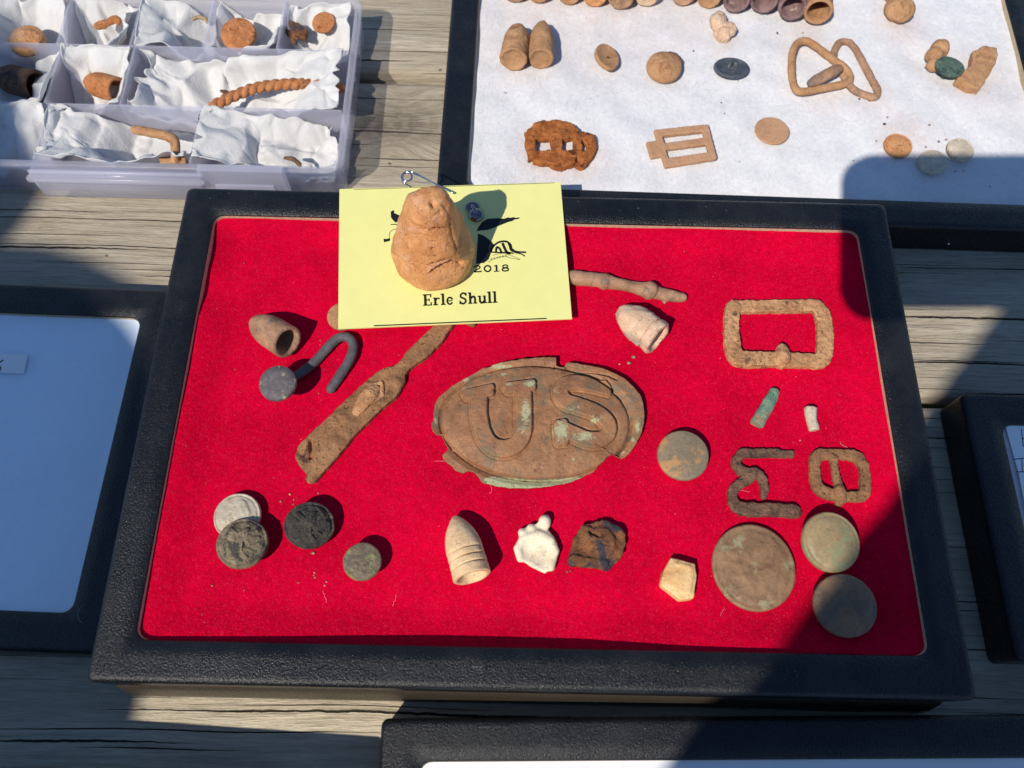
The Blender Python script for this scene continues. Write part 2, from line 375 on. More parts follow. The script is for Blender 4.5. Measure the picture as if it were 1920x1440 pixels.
k0 = P(745, 232, 0); KNOT = (k0[0], k0[1])
M = {
    'wood': wood_mat(), 'leather': leather_mat(), 'tray': leather_mat('dusty_black_tray', .35),
    'edge': flat_mat('cut_cardboard', rgb(178, 160, 132), .85, .2, 900, .0002),
    'red': felt_mat('red_felt', (.58, .0003, .024, 1), (.72, .0004, .035, 1), (.80, .08, .15, 1), 1.0, False, .0004, .0),
    'batting': felt_mat('white_batting', (.67, .665, .67, 1), (.76, .755, .76, 1), None, .08, True, .00022, .3),
    'skypad': felt_mat('sky_tinted_felt', (.74, .86, .98, 1), (.80, .90, .99, 1), None, .12, False, .0001, .1),  # part of the blue sky light is put into this lining colour
    'wisp': flat_mat('white_fibre', (.80, .81, .84), .9, .1, 900),
    'nap': flat_mat('red_fibre', (.78, .012, .060), .8, .3, 900),
    'paper': flat_mat('white_paper', (.82, .83, .85), .7, .02, 200, .00005),
    'plastic': plastic_mat(), 'tissue': tissue_mat(),
    'card': flat_mat('yellow_card', rgb(230, 227, 146), .55, .025, 120),
    'ink': flat_mat('black_ink', (.008, .008, .010), .5, .1, 400),
    'blueink': flat_mat('dark_blue_ink', (.01, .012, .05), .5, .1, 400),
    'chrome': flat_mat('polished_steel', (.62, .62, .64), .10, .05, 300, 0, 1.0),
    'darkchrome': flat_mat('tarnished_steel', (.20, .20, .21), .12, .2, 500, 0, 1.0),
    'clay': relic_mat('orange_brown_crust', rgb(184, 124, 76), rgb(214, 156, 100), rgb(206, 156, 118), .58, 120, .55, .0009, 1.0, 0, .25, .5),
    'tanlead': relic_mat('brown_lead', rgb(140, 106, 82), rgb(178, 138, 108), rgb(122, 104, 90), .60, 140, .68, .0004, .6, 0, .3),
    'palelead': relic_mat('pale_lead', rgb(196, 160, 130), rgb(222, 190, 160), rgb(176, 166, 150), .56, 130, .75, .0005, .8, 0, .35),
    'creamlead': relic_mat('cream_lead', rgb(214, 178, 134), rgb(232, 202, 160), rgb(176, 150, 116), .64, 130, .72, .0004, .7, 0, .3),
    'whitelead': relic_mat('white_lead', rgb(228, 208, 176), rgb(240, 226, 198), rgb(196, 180, 156), .66, 150, .7, .0003, .6, 0, .2),
    'greylead': relic_mat('grey_lead', rgb(88, 82, 84), rgb(108, 102, 103), rgb(172, 160, 118), .60, 300, .62, .0003, .6, 0, .3),
    'hooklead': relic_mat('dark_grey_lead', rgb(76, 74, 78), rgb(98, 95, 98), rgb(186, 146, 104), .72, 170, .6, .0003, .6, 0, .3),
    'iron': relic_mat('rusted_iron', rgb(128, 92, 64), rgb(168, 124, 88), rgb(88, 66, 54), .62, 130, .85, .0010, 1.2, 0, .7, .2),
    'ironpale': relic_mat('pale_rusted_iron', rgb(166, 120, 84), rgb(206, 158, 114), rgb(96, 72, 56), .61, 130, .85, .0010, 1.2, 0, .5, .2),
    'irondark': relic_mat('dark_rusted_iron', rgb(100, 74, 60), rgb(136, 102, 82), rgb(72, 60, 56), .58, 240, .8, .0010, 1.2, 0, .6, .25),
    'rust': relic_mat('orange_rust', rgb(150, 86, 46), rgb(190, 118, 66), rgb(92, 52, 34), .60, 220, .9, .0011, 1.3, 0, .6, .15),
    'shard': relic_mat('burnt_iron', rgb(108, 70, 46), rgb(150, 98, 60), rgb(62, 60, 66), .52, 170, .7, .0013, 1.3, 0, .5, .35),
    'plate': relic_mat('brown_bronze', rgb(136, 94, 64), rgb(164, 118, 82), rgb(124, 102, 78), .56, 110, .62, .0004, 1.0, 0, .2, .4, 'patina', rgb(176, 182, 142)),
    'bronze': relic_mat('mottled_bronze', rgb(122, 92, 66), rgb(152, 118, 86), rgb(150, 140, 106), .60, 120, .58, .0003, .8, 0, .2, .45),
    'bronzeorange': relic_mat('grey_and_orange_bronze', rgb(120, 108, 88), rgb(138, 122, 98), rgb(172, 130, 84), .56, 130, .6, .0003, .8, 0, .2, .45),
    'bronzegreen': relic_mat('green_bronze', rgb(136, 120, 86), rgb(168, 142, 104), rgb(132, 134, 98), .54, 100, .55, .0002, .6, 0, .15, .5),
    'bronzedull': relic_mat('dull_brown_bronze', rgb(112, 92, 72), rgb(150, 116, 84), rgb(98, 90, 78), .55, 120, .6, .0002, .6, 0, .15, .45),
    'silver': relic_mat('worn_silver', rgb(176, 162, 140), rgb(196, 184, 162), rgb(160, 130, 100), .62, 150, .5, .0003, .5, 0, .15, .5),
    'crustgrey': relic_mat('grey_green_crust', rgb(112, 101, 80), rgb(152, 136, 108), rgb(74, 70, 64), .57, 230, .65, .0009, 1.2, 0, .5, .35),
    'crustblack': relic_mat('black_crust', rgb(52, 49, 46), rgb(82, 76, 68), rgb(128, 116, 98), .64, 260, .42, .0012, 1.3, 0, .5, .5),
    'crustgreen': relic_mat('grey_and_green_crust', rgb(108, 96, 80), rgb(134, 116, 96), rgb(132, 136, 88), .57, 260, .65, .0005, .8, 0, .4, .4),
    'verdigris': relic_mat('green_verdigris', rgb(94, 132, 112), rgb(136, 160, 134), rgb(168, 128, 98), .58, 260, .7, .0006, 1.0, 0, .35),
    'bone': relic_mat('grey_white_bone', rgb(188, 172, 148), rgb(214, 200, 176), rgb(150, 140, 120), .63, 200, .75, .0005, .9, 0, .3),
    'flint': relic_mat('tan_flint', rgb(222, 176, 118), rgb(236, 198, 142), rgb(202, 150, 98), .62, 120, .6, .0003, .6, 0, .3),
    'mud': relic_mat('dry_tan_mud', rgb(164, 122, 86), rgb(186, 144, 106), rgb(148, 104, 70), .62, 150, .85, .0005, .8, 0, .25, .2),
    'mudflat': relic_mat('smooth_tan_mud', rgb(176, 134, 102), rgb(188, 146, 114), None, .6, 80, .85, .0001, .3, 0, .0, .2),
    'purple': relic_mat('purple_brown_lead', rgb(118, 92, 92), rgb(148, 120, 118), rgb(196, 172, 160), .64, 200, .8, .0006, .9, 0, .3),
    'orange': relic_mat('bright_orange_crust', rgb(170, 108, 66), rgb(192, 132, 88), rgb(120, 76, 50), .63, 200, .85, .0007, 1.0, 0, .35, .2),
    'brown': relic_mat('dark_brown_lead', rgb(92, 66, 50), rgb(124, 92, 70), rgb(70, 56, 50), .56, 190, .8, .0006, .9, 0, .4, .25),
    'green': relic_mat('dark_green_bronze', rgb(72, 92, 82), rgb(98, 118, 102), rgb(52, 68, 64), .56, 260, .7, .0006, 1.0, 0, .4),
    'slate': relic_mat('dark_slate_bronze', rgb(62, 68, 78), rgb(84, 90, 98), rgb(112, 112, 104), .63, 230, .6, .0004, .8, 0, .4),
    'cloth': flat_mat('dark_cloth', (.04, .045, .06), .9, .15, 60),
    'skin': flat_mat('skin', (.50, .33, .24), .6, .05, 60), 'phone': flat_mat('phone_black', (.01, .01, .012), .25, .05, 60),
    'grass': flat_mat('trodden_grass', (.07, .09, .035), .95, .5, 30),
    'crumb': relic_mat('dirt_crumb', rgb(150, 118, 90), rgb(206, 184, 150), rgb(80, 60, 48), .55, 800, .85, .0002),
}

# ------------------------------------------------------------------ ground and table
gr = link('ground', mesh(*loft([[(x * 60, y * 60, -.74) for x, y in ((-1, -1), (1, -1), (1, 1), (-1, 1))]], True)), M['grass'], smooth=False)
tag(gr, kind='structure')
table = tag(empty('picnic_table', (0, 0, 0)), 'weathered grey wooden plank table under all the cases', 'table')
def plank(y0, y1, seed, tint):
    nx, r = 120, .003; rr_ = random.Random(seed)
    prof = [(y0, -.038), (y0, -r), (y0 + r * .3, -r * .3), (y0 + r, 0)] + [(y0 + r + (y1 - y0 - 2 * r) * i / 14, 0) for i in range(1, 14)] + [(y1 - r, 0), (y1 - r * .3, -r * .3), (y1, -r), (y1, -.038)]
    V, F, n = [], [], len(prof)
    for i in range(nx + 1):
        x = -1.1 + 2.2 * i / nx
        for j, (y, z) in enumerate(prof):
            e = .0006 * mn.noise(Vector((x * 9, y * 3, seed))) if j in (0, 1, 2, n - 1, n - 2, n - 3) else 0
            V.append((x, y + e, z + (.00035 * (mn.noise(Vector((x * 6, y * 40, seed))) - .9) if 2 < j < n - 3 else 0)))
    for i in range(nx):
        for j in range(n - 1): F.append((i * n + j, (i + 1) * n + j, (i + 1) * n + j + 1, i * n + j + 1))
        F.append((i * n + n - 1, (i + 1) * n + n - 1, (i + 1) * n, i * n))
    F.append(tuple(range(n))); F.append(tuple(range(nx * n + n - 1, nx * n - 1, -1)))
    o = link('plank', mesh(V, F), M['wood'], table); o.color = (*tint, 1)
for i, (a, b) in enumerate(((-.336, -.155), (-.150, .0215), (.0262, .1975), (.2035, .376))): plank(a, b, i + 1, ((.9, .9, .9), (1.20, 1.18, 1.13), (.90, .90, .90), (.95, .95, .95))[i])
for x in (-.75, .75):
    link('batten', mesh(*box(x - .045, x + .045, -.32, .36, -.0765, -.0385)), M['wood'], table, smooth=False)
    for y in (-.28, .32):
        link('leg', mesh(*box(x - .04, x + .04, y - .04, y + .04, -.74, -.077)), M['wood'], table, smooth=False)

# ------------------------------------------------------------------ display cases
def case(name, label, cx, cy, rz, W, D, H, z0, group='black display cases on the table', flare=0.0, z_tray=None):
    """leatherette covered box with a framed opening; local origin at the middle of its underside"""
    root = tag(empty(name, (cx, cy, z0), rz), label, 'display case', group)
    hw, hd, rim = W / 2, D / 2, .0142
    zb = 0.0 if z_tray is None else z_tray
    L = []
    def loop(ins, r, z): L.append([(x, y, z) for x, y in rr(hw - ins, hd - ins, r)])
    loop(0.0, .0028, zb + .0003); loop(0.0, .0028, H - .0022)
    for a in (15, 30, 45, 60, 75): loop(.0022 * (1 - math.cos(math.radians(a))), .0027, H - .0022 * (1 - math.sin(math.radians(a))))
    loop(.0022, .0024, H); loop(.0030, .0026, H + .00002); loop(rim * .6, .003, H + .0001); loop(rim - .0006, .0046, H); loop(rim, .0044, H - .0006)
    loop(rim, .0044, H - .0008)
    fr = link('frame', mesh(*loft(L, False, True)), M['leather'], root, True)
    L = []
    loop(rim + .0001, .0043, H - .0008); loop(rim + .0003, .0042, H - .0030); loop(rim + .0004, .0042, H - .010)
    link('cut_edge', mesh(*loft(L)), M['edge'], root, True)
    if z_tray is not None:                      # deeper lower tray that splays out a little towards its foot
        L = []
        for z, e in ((0.0, flare), (.006, flare * .95), (z_tray * .75, flare * .45), (z_tray - .0003, -.0004)):
            L.append([(x, y - (e if y < 0 else 0), z) for x, y in rr(hw - .0004, hd - .0004, .0028)])
        link('tray', mesh(*loft(L, True, True)), M['tray'], root, True)
    return root, hw - rim, hd - rim, H
def pad(root, hw, hd, zfun, m, name, step=.0016, stains=None, origin=(0, 0), rz=0.0):
    nx, ny = int(2 * hw / step), int(2 * hd / step); hw, hd = hw + .003, hd + .003
    xs = np.linspace(-hw, hw, nx + 1); ys = np.linspace(-hd, hd, ny + 1)
    V = [(x, y, zfun(x, y)) for y in ys for x in xs]
    F = [(j * (nx + 1) + i, j * (nx + 1) + i + 1, (j + 1) * (nx + 1) + i + 1, (j + 1) * (nx + 1) + i) for j in range(ny) for i in range(nx)]
    me = mesh(V, F)
    if stains is not None:
        a = me.attributes.new('stain', 'FLOAT', 'POINT'); v = np.array(V); s = np.zeros(len(V)); c, sn = math.cos(rz), math.sin(rz)
        wx = origin[0] + c * v[:, 0] - sn * v[:, 1]; wy = origin[1] + sn * v[:, 0] + c * v[:, 1]
        for x, y, r, k in stains: s = np.maximum(s, k * np.exp(-((wx - x) ** 2 + (wy - y) ** 2) / r ** 2))
        a.data.foreach_set('value', s)
    return link(name, me, m, root, True)
def sstep(a, b, x):
    t = min(1, max(0, (x - a) / (b - a))); return t * t * (3 - 2 * t)

RED_TOP = .038
def felt_z(x, y):
    e = min(.1385 - abs(x), .0882 - abs(y))
    d = .0022 + .0032 * sstep(0, .016, e)
    d += .0040 * math.exp(-((x + .020) / .075) ** 2) * math.exp(-((y + .084) / .016) ** 2)
    d += .0022 * math.exp(-((x + .134) / .008) ** 2) * (math.exp(-((y - .072) / .011) ** 2) + .9 * math.exp(-((y - .052) / .009) ** 2))
    d += .0007 * mn.noise(Vector((x * 28, y * 28, 2))) + .00015 * mn.noise(Vector((x * 260, y * 260, 4)))
    return RED_TOP - d
red, rhw, rhd, _ = case('relic_display_case', 'black framed case lined with bright red felt holding an oval belt plate', 0, 0, 0, .305, .203, .038, 0, 'black display cases on the table', .0036, .019)
pad(red, rhw, rhd, felt_z, M['red'], 'felt_lining')

def nap(n, seed):
    """loose fibres standing off the felt"""
    r = np.random.default_rng(seed); V, F = [], []
    for i in range(n):
        x, y = r.uniform(-.1375, .1375), r.uniform(-.0875, .0875); z0 = felt_z(x, y) + .00003; a = r.uniform(0, 2 * math.pi); L = r.uniform(.0005, .0014); w = .00003
        dx, dy = math.cos(a), math.sin(a); b = a + r.uniform(-.7, .7); h = r.uniform(.00006, .0003); o = len(V)
        p1 = (x + dx * L * .5, y + dy * L * .5, z0 + h); p2 = (p1[0] + math.cos(b) * L * .5, p1[1] + math.sin(b) * L * .5, z0 + h * .6)
        V += [(x - dy * w, y + dx * w, z0), (x + dy * w, y - dx * w, z0), (p1[0] + dy * w, p1[1] - dx * w, p1[2]), (p1[0] - dy * w, p1[1] + dx * w, p1[2]), p2]
        F += [(o, o + 1, o + 2, o + 3), (o + 3, o + 2, o + 4)]
    o = link('felt_nap', mesh(V, F), M['nap'], red, True, smooth=False); o['kind'] = 'stuff'
nap(42000, 4)
WZ = .0168                                     # top of the white batting in the flat cases
WC = (.1085, .2335, math.radians(-.75)); WHW, WHD = .1385, .1135
white_relics = []                              # filled below for the stains
def bat_z(x, y): return WZ - .0014 + .0015 * mn.noise(Vector((x * 24, y * 24, 9))) + .0012 * mn.noise(Vector((x * 70, y * 70, 3))) + .00012 * mn.noise(Vector((x * 190, y * 190, 5)))

# ------------------------------------------------------------------ oval plate
def plate_height(q):
    """q: points in plate pixels; returns height in metres above the felt and the patina weight"""
    def seg(a, b, w):
        a, b = np.array(a, float), np.array(b, float); ab = b - a
        t = np.clip(((q - a) @ ab) / (ab @ ab), 0, 1); return np.linalg.norm(q - (a + t[:, None] * ab), axis=1) - w
    def line(pts, w):
        ws = w if hasattr(w, '__len__') else [w] * len(pts)
        return np.min([seg(pts[i], pts[i + 1], (ws[i] + ws[i + 1]) / 2) for i in range(len(pts) - 1)], axis=0)
    U = np.minimum.reduce([line(spline([(478, 420), (474, 560), (500, 700), (560, 795), (650, 828), (745, 800), (800, 715), (806, 560), (800, 395)], 5), 63),
                           line([(375, 408), (560, 372)], 30), line([(385, 432), (560, 412)], 28), line([(670, 362), (870, 336)], 28), line([(690, 396), (872, 372)], 26)])
    S = np.minimum.reduce([line(spline([(1405, 362), (1300, 338), (1190, 328), (1100, 352), (1078, 415), (1122, 478), (1230, 512), (1345, 556), (1425, 622), (1440, 694), (1385, 752), (1280, 758), (1185, 722), (1110, 690)], 4), 58),
                           line([(1410, 325), (1432, 396)], 30), line([(1060, 650), (1068, 775)], 34), line([(1100, 640), (1110, 772)], 34)])
    sd = np.minimum(U, S)
    emb = np.clip(.5 - sd / 13, 0, 1); emb = emb * emb * (3 - 2 * emb)
    groove = np.exp(-((sd - 10) / 9) ** 2)
    cx, cy, a, b, th = 895, 612, 715, 424, math.radians(2.5)
    dx, dy = q[:, 0] - cx, q[:, 1] - cy; ex = (dx * math.cos(th) + dy * math.sin(th)) / a; ey = (-dx * math.sin(th) + dy * math.cos(th)) / b
    e = np.sqrt(ex ** 2 + ey ** 2)
    dome = .0026 * np.clip(1 - e ** 4, 0, 1) + .0012 * np.clip((1.0 - e) / .035, 0, 1)
    rim = .0009 * np.clip((e - 1.03) / .07, 0, 1)
    h = .0026 + dome + rim + .00150 * emb - .00035 * groove
    h = h - .0012 * np.exp(-((e - 1.005) / .012) ** 2)
    crack = line([(1130, 195), (1240, 222), (1330, 232), (1380, 240)], 3); hole = line([(1385, 238), (1440, 248), (1500, 278)], 10)
    h = h - .0022 * np.clip(1 - crack / 10, 0, 1) - .0045 * np.clip(1 - hole / 8, 0, 1)
    pat = np.zeros(len(q))
    for x, y, sx, sy, k in ((820, 560, 42, 130, 1), (800, 690, 60, 60, .7), (850, 350, 70, 40, .9), (690, 350, 50, 25, .8), (1080, 700, 75, 105, 1.0), (1250, 740, 110, 50, .9), (1340, 610, 60, 40, .8),
                            (1180, 540, 90, 45, .6), (1040, 400, 45, 70, .6), (640, 190, 120, 26, 1.0), (380, 290, 45, 26, .9), (660, 262, 40, 22, .8), (1660, 640, 22, 60, 1.0), (1630, 735, 24, 30, .8), (1550, 835, 26, 26, .9),
                            (150, 600, 22, 40, .9), (880, 940, 220, 60, .45), (1180, 900, 80, 50, .5), (450, 570, 90, 70, .28), (560, 890, 130, 30, .45), (1320, 500, 60, 40, .5), (1110, 200, 90, 20, .4), (300, 790, 60, 120, .35), (980, 830, 90, 60, .4)):
        pat = np.maximum(pat, k * np.exp(-((q[:, 0] - x) / sx) ** 2 - ((q[:, 1] - y) / sy) ** 2))
    low = np.clip((q[:, 1] - 985) / 40, 0, 1) * np.clip((e - .985) / .02, 0, 1) * np.clip((q[:, 0] - 480) / 80, 0, 1)
    pat = np.maximum(pat, 1.3 * low)
    return h, np.clip(pat, 0, 1), e
PLATE = [(950,122),(1050,125),(1050,180),(1082,191),(1120,191),(1130,160),(1180,165),(1300,185),(1400,205),(1500,245),(1580,295),(1640,350),(1690,420),(1712,520),(1710,600),(1690,690),(1650,770),(1600,840),(1562,870),(1535,878),(1518,850),(1490,838),(1432,872),(1410,900),(1340,960),(1250,1010),(1150,1050),(1000,1080),(820,1095),(680,1090),(570,1070),(490,1045),(468,1012),(430,972),(390,966),(350,985),(300,965),(250,920),(205,880),(196,856),(234,822),(240,800),(210,740),(188,697),(150,697),(122,672),(120,620),(130,580),(140,480),(180,410),(270,335),(380,270),(500,205),(650,160),(800,135)]
def belt_plate():
    c = np.array((916.0, 605.0)); poly = np.array(PLATE, float); nt, nr = 640, 150
    th = np.linspace(0, 2 * math.pi, nt, endpoint=False); R = np.zeros(nt)
    for k, a in enumerate(th):
        d = np.array((math.cos(a), math.sin(a))); best = 0
        for i in range(len(poly)):
            p, r = poly[i] - c, poly[(i + 1) % len(poly)] - poly[i]
            den = d[0] * r[1] - d[1] * r[0]
            if abs(den) < 1e-9: continue
            t = (p[0] * r[1] - p[1] * r[0]) / den; s = (p[0] * d[1] - p[1] * d[0]) / den
            if t > 0 and -1e-6 <= s <= 1 + 1e-6: best = max(best, t)
        R[k] = best + 4.5 * mn.noise(Vector((math.cos(a) * 14, math.sin(a) * 14, 1))) + 2.5 * mn.noise(Vector((math.cos(a) * 45, math.sin(a) * 45, 5)))
    rad = np.concatenate([[0.004], np.linspace(.03, 1, nr)])
    q = np.array([c + np.array((math.cos(th[k]), math.sin(th[k]))) * R[k] * r for r in rad for k in range(nt)])
    h, pat, e = plate_height(q)
    zf = .0318
    pts = np.array([P(780 + x / 4, 640 + y / 4, zf + .0045) for x, y in q]); base = np.array([felt_z(p[0], p[1]) for p in pts[::97]]).mean()
    pts[:, 2] = base + .0006 + h
    low = np.clip((q[:, 1] - 840) / 200, 0, 1) * np.clip((e - .99) / .03, 0, 1); pts[:, 2] -= .0016 * low
    n = len(pts); o = (len(rad) - 1) * nt; V = np.vstack([pts, pts[o:] - np.array((0, 0, .0012))]); F = []
    for i in range(len(rad) - 1):
        for k in range(nt):
            k2 = (k + 1) % nt; F.append((i * nt + k, (i + 1) * nt + k, (i + 1) * nt + k2, i * nt + k2))
    for k in range(nt):
        k2 = (k + 1) % nt; F.append((o + k, n + k, n + k2, o + k2))
    F.append(tuple(range(nt))); F.append(tuple(range(n + nt - 1, n - 1, -1)))
    me = mesh(V, F); bm = bmesh.new(); bm.from_mesh(me); bmesh.ops.recalc_face_normals(bm, faces=bm.faces); bm.to_mesh(me); bm.free()
    a = me.attributes.new('patina', 'FLOAT', 'POINT'); a.data.foreach_set('value', np.concatenate([pat, pat[o:] * .4]))
    roughen(me, .00012, 420, 3)
    o = link('belt_plate', me, M['plate'])
    return tag(o, 'large oval brown metal plate embossed with the letters US on red felt', 'belt plate')
belt_plate()

# ------------------------------------------------------------------ small relics: builders
def fz(u, v): p = P(u, v, .0325); return felt_z(p[0], p[1])
def disc(name, label, cat, u, v, r, m, z=None, lift=.002, th=.0022, dome=.0008, tilt=(0, 0), lip=0.0, group=None, amp=.00012, sc=(1, 1), seed=None, scale=300, shank=True, crust=0.0, relief=()):
    """button or coin: domed face, rounded edge, on a little shank when it stands proud of the lining"""
    zb = fz(u, v) if z is None else z
    c = P(u, v, zb + lift + th); R = pxr(u, v, zb + lift + th, r); seed = seed if seed is not None else int(u + v)
    nr, nt = (44, 128) if relief else (26, 96); V, F = [], []
    prof = [(t, dome * (1 - t * t) - (lip * math.exp(-((t - .88) / .045) ** 2))) for t in np.linspace(.02, .97, nr)] + [(1.0, -th * .25), (1.0, -th * .7), (.96, -th), (.5, -th * 1.02), (.02, -th * 1.02)]
    mt = Matrix.Rotation(math.radians(tilt[0]), 3, 'X') @ Matrix.Rotation(math.radians(tilt[1]), 3, 'Y')
    for t, h in prof:
        for k in range(nt):
            a = 2 * math.pi * k / nt
            wob = 1 + .008 * mn.noise(Vector((math.cos(a) * 2, math.sin(a) * 2, seed))) + .005 * mn.noise(Vector((math.cos(a) * 9, math.sin(a) * 9, seed)))
            x, y = t * R * wob * sc[0] * math.cos(a), t * R * wob * sc[1] * math.sin(a)
            e = amp * fbm(Vector((x, y, seed * .1)) * scale, 3) + crust * max(0, fbm(Vector((x, y, seed * .1)) * 330, 4) + .15) if h > -th * .2 and t < .97 else 0
            if relief and h > -th * .2 and t < .97:
                ux, uy = t * math.cos(a), t * math.sin(a); g = 0.0
                for ax_, ay_, bx_, by_, w_, k_ in relief:
                    vx, vy = bx_ - ax_, by_ - ay_; s_ = max(0, min(1, ((ux - ax_) * vx + (uy - ay_) * vy) / (vx * vx + vy * vy + 1e-9)))
                    dd = math.hypot(ux - ax_ - s_ * vx, uy - ay_ - s_ * vy); g = max(g, k_ * (1 - sstep(w_ * .55, w_, dd)))
                e += g
            V.append(Vector(c) + mt @ Vector((x, y, h + e)))
    n = len(prof)
    for i in range(n - 1):
        for k in range(nt):
            k2 = (k + 1) % nt; F.append((i * nt + k, (i + 1) * nt + k, (i + 1) * nt + k2, i * nt + k2))
    F.append(tuple(range(nt))); F.append(tuple(range((n - 1) * nt + nt - 1, (n - 1) * nt - 1, -1)))
    me = mesh(V, F); bm = bmesh.new(); bm.from_mesh(me); bmesh.ops.recalc_face_normals(bm, faces=bm.faces); bm.to_mesh(me); bm.free()
    if shank and lift > .0025:
        root = tag(empty(name, (c[0], c[1], zb)), label, cat, group)
        link('face', me, m, root)
        link('shank', mesh(*tube([(c[0], c[1], zb - .001), (c[0], c[1], c[2] - th * .9)], R * .22, 10)), m, root)
        return root
    return tag(link(name, me, m), label, cat, group)
def bullet(name, label, tip, base, rpx, m, z=None, pitch=0.0, grooves=(), cavity=.55, nose=.55, group=None, seed=0, amp=.00018, lift=0.0, flat=0.0, sink=.86, cat='bullet', tipr=.0, pt=.62):
    """conical bullet lying on its side: ogive nose, cylindrical body, hollow base"""
    um, vm = (tip[0] + base[0]) / 2, (tip[1] + base[1]) / 2
    zb = fz(um, vm) if z is None else z
    r = pxr(um, vm, zb + .006, rpx); zc = zb + r * sink + lift
    a, b = Vector(P(*tip, zc)), Vector(P(*base, zc)); L = (b - a).length
    d = (b - a).normalized(); d = (d + Vector((0, 0, math.tan(math.radians(pitch))))).normalized(); o = (a + b) / 2 - d * L / 2
    prof = []
    for i in range(15):
        t = i / 14; prof.append((L * nose * t, r * max(tipr, (1 - (1 - t) ** 2) ** pt)))
    body = [(L * (nose + (1 - nose) * t), r * (1 + .015 * t)) for t in np.linspace(0.04, .97, 44)]
    for h, rad in body:
        for g in grooves: rad *= 1 - .16 * math.exp(-((h / L - g) / .011) ** 2)
        prof.append((h, rad))
    prof += [(L * .99, r * .985), (L, r * .93), (L, r * .84), (L * .985, r * .79)]
    if cavity: prof += [(L * .93, r * .72), (L * (1 - cavity * .4), r * .62), (L * (1 - cavity * .62), r * .40), (L * (1 - cavity * .7), r * .05)]
    else: prof += [(L * .99, r * .4), (L * .99, r * .05)]
    me = lathe(prof, o, d, 56, seed, amp, 240)
    return tag(link(name, me, m), label, cat, group)
def piece(name, label, cat, shapes, m, group=None, **kw):
    return tag(link(name, solid(shapes, **kw), m), label, cat, group)
def bar(pts, r, zb, zs=.8, closed=False, per=4, n=16, cap=True, sq=0.0):
    """tube through photo points (u, v[, extra height]) lying on the lining at height zb; r in pixels or a list of them"""
    rs = r if hasattr(r, '__len__') else [r] * len(pts)
    ext = [(p[0], p[1], p[2] if len(p) > 2 else 0.0, q) for p, q in zip(pts, rs)]
    s = spline(ext, per, closed); k = pxr(s[0][0], s[0][1], zb, 10) / 10
    return tube([P(q[0], q[1], zb + q[3] * k * zs * .75 + q[2]) for q in s], [q[3] * k for q in s], n, closed, zs, cap, sq)
def slab(poly, zb, z0, z1): return prism([P(u, v, zb + (z0 + z1) / 2)[:2] for u, v in poly], zb + z0, zb + z1)
def crp(pts, s, ox, oy): return [(ox + x / s, oy + y / s) for x, y in pts]

# ------------------------------------------------------------------ relics on the red felt
EAGLE = [(0, .30, 0, -.25, .17, .0007), (.05, .38, .18, .48, .10, .0006), (-.10, .15, -.50, .45, .14, .0006), (-.12, .05, -.62, .22, .12, .0005), (.10, .15, .50, .42, .14, .0006), (.12, .05, .62, .18, .12, .0005),
         (-.07, -.30, -.07, -.12, .03, .0009), (.02, -.30, .02, -.10, .03, .0009), (.10, -.30, .10, -.12, .03, .0009), (0, -.35, -.30, -.60, .09, .0005), (0, -.35, .28, -.62, .09, .0005), (-.35, -.30, -.60, -.45, .06, .0004), (.35, -.30, .62, -.40, .06, .0004)]
BUST = [(.15, .45, .35, .10, .30, .00055), (.0, .20, .30, -.2, .26, .00055), (-.10, .05, -.45, -.25, .14, .0004), (.30, -.2, .05, -.7, .30, .0005), (.05, .52, -.02, .40, .10, .0004)]
RG = 'relics on the red felt'
bullet('hollow_bullet', 'smooth brown hollow-based bullet lying beside the grey hook', (466, 592), (545, 650), 31, M['tanlead'], pitch=17, nose=.62, seed=1, cavity=.9)
bullet('crumpled_bullet', 'pale pinkish bullet with a crumpled folded base near the ringed rod', (1158, 577), (1234, 638), 33, M['palelead'], pitch=6, nose=.60, seed=9, amp=.0006, cavity=.35, grooves=(.80,))
bullet('ringed_bullet', 'cream bullet with three rings around its base', (852, 963), (886, 1085), 35, M['creamlead'], pitch=8, nose=.60, grooves=(.61, .72, .84), seed=4, cavity=.5, amp=.00012, pt=.78)

z = fz(625, 680)
piece('headed_hook', 'dark grey lead hook bent into a U with a round flat head', 'hook',
      [bar([(522, 717, .0085), (524, 717, .0050), (534, 714, .0016), (556, 704, .0004), (588, 681, .0002), (618, 648, .0006), (637, 633, .001), (655, 634, .001), (663, 650, .001), (655, 676, .001), (636, 706, .0005), (620, 730, 0)], 9.5, z, 1.0, per=6, n=14)],
      M['hooklead'], smooth=2, amp=.00015, seed=2)
hook = bpy.data.objects['headed_hook']
# its flat round head
c = np.array(P(521, 719, z + .0118)); R = pxr(521, 719, z + .0118, 35)
hd = lathe([(-.0016, R * .02), (-.0016, R * .5), (-.0016, R * .96), (-.0010, R), (.0004, R), (.0010, R * .97), (.0013, R * .5), (.0013, R * .02)], c, (-.05, -.06, 1), 72, 3, .00010, 260)
link('head', hd, M['greylead'], hook)
disc('tucked_button', 'tan button half hidden under the yellow card', 'button', 641, 592, 28, M['mud'], lift=.001, dome=.0012)

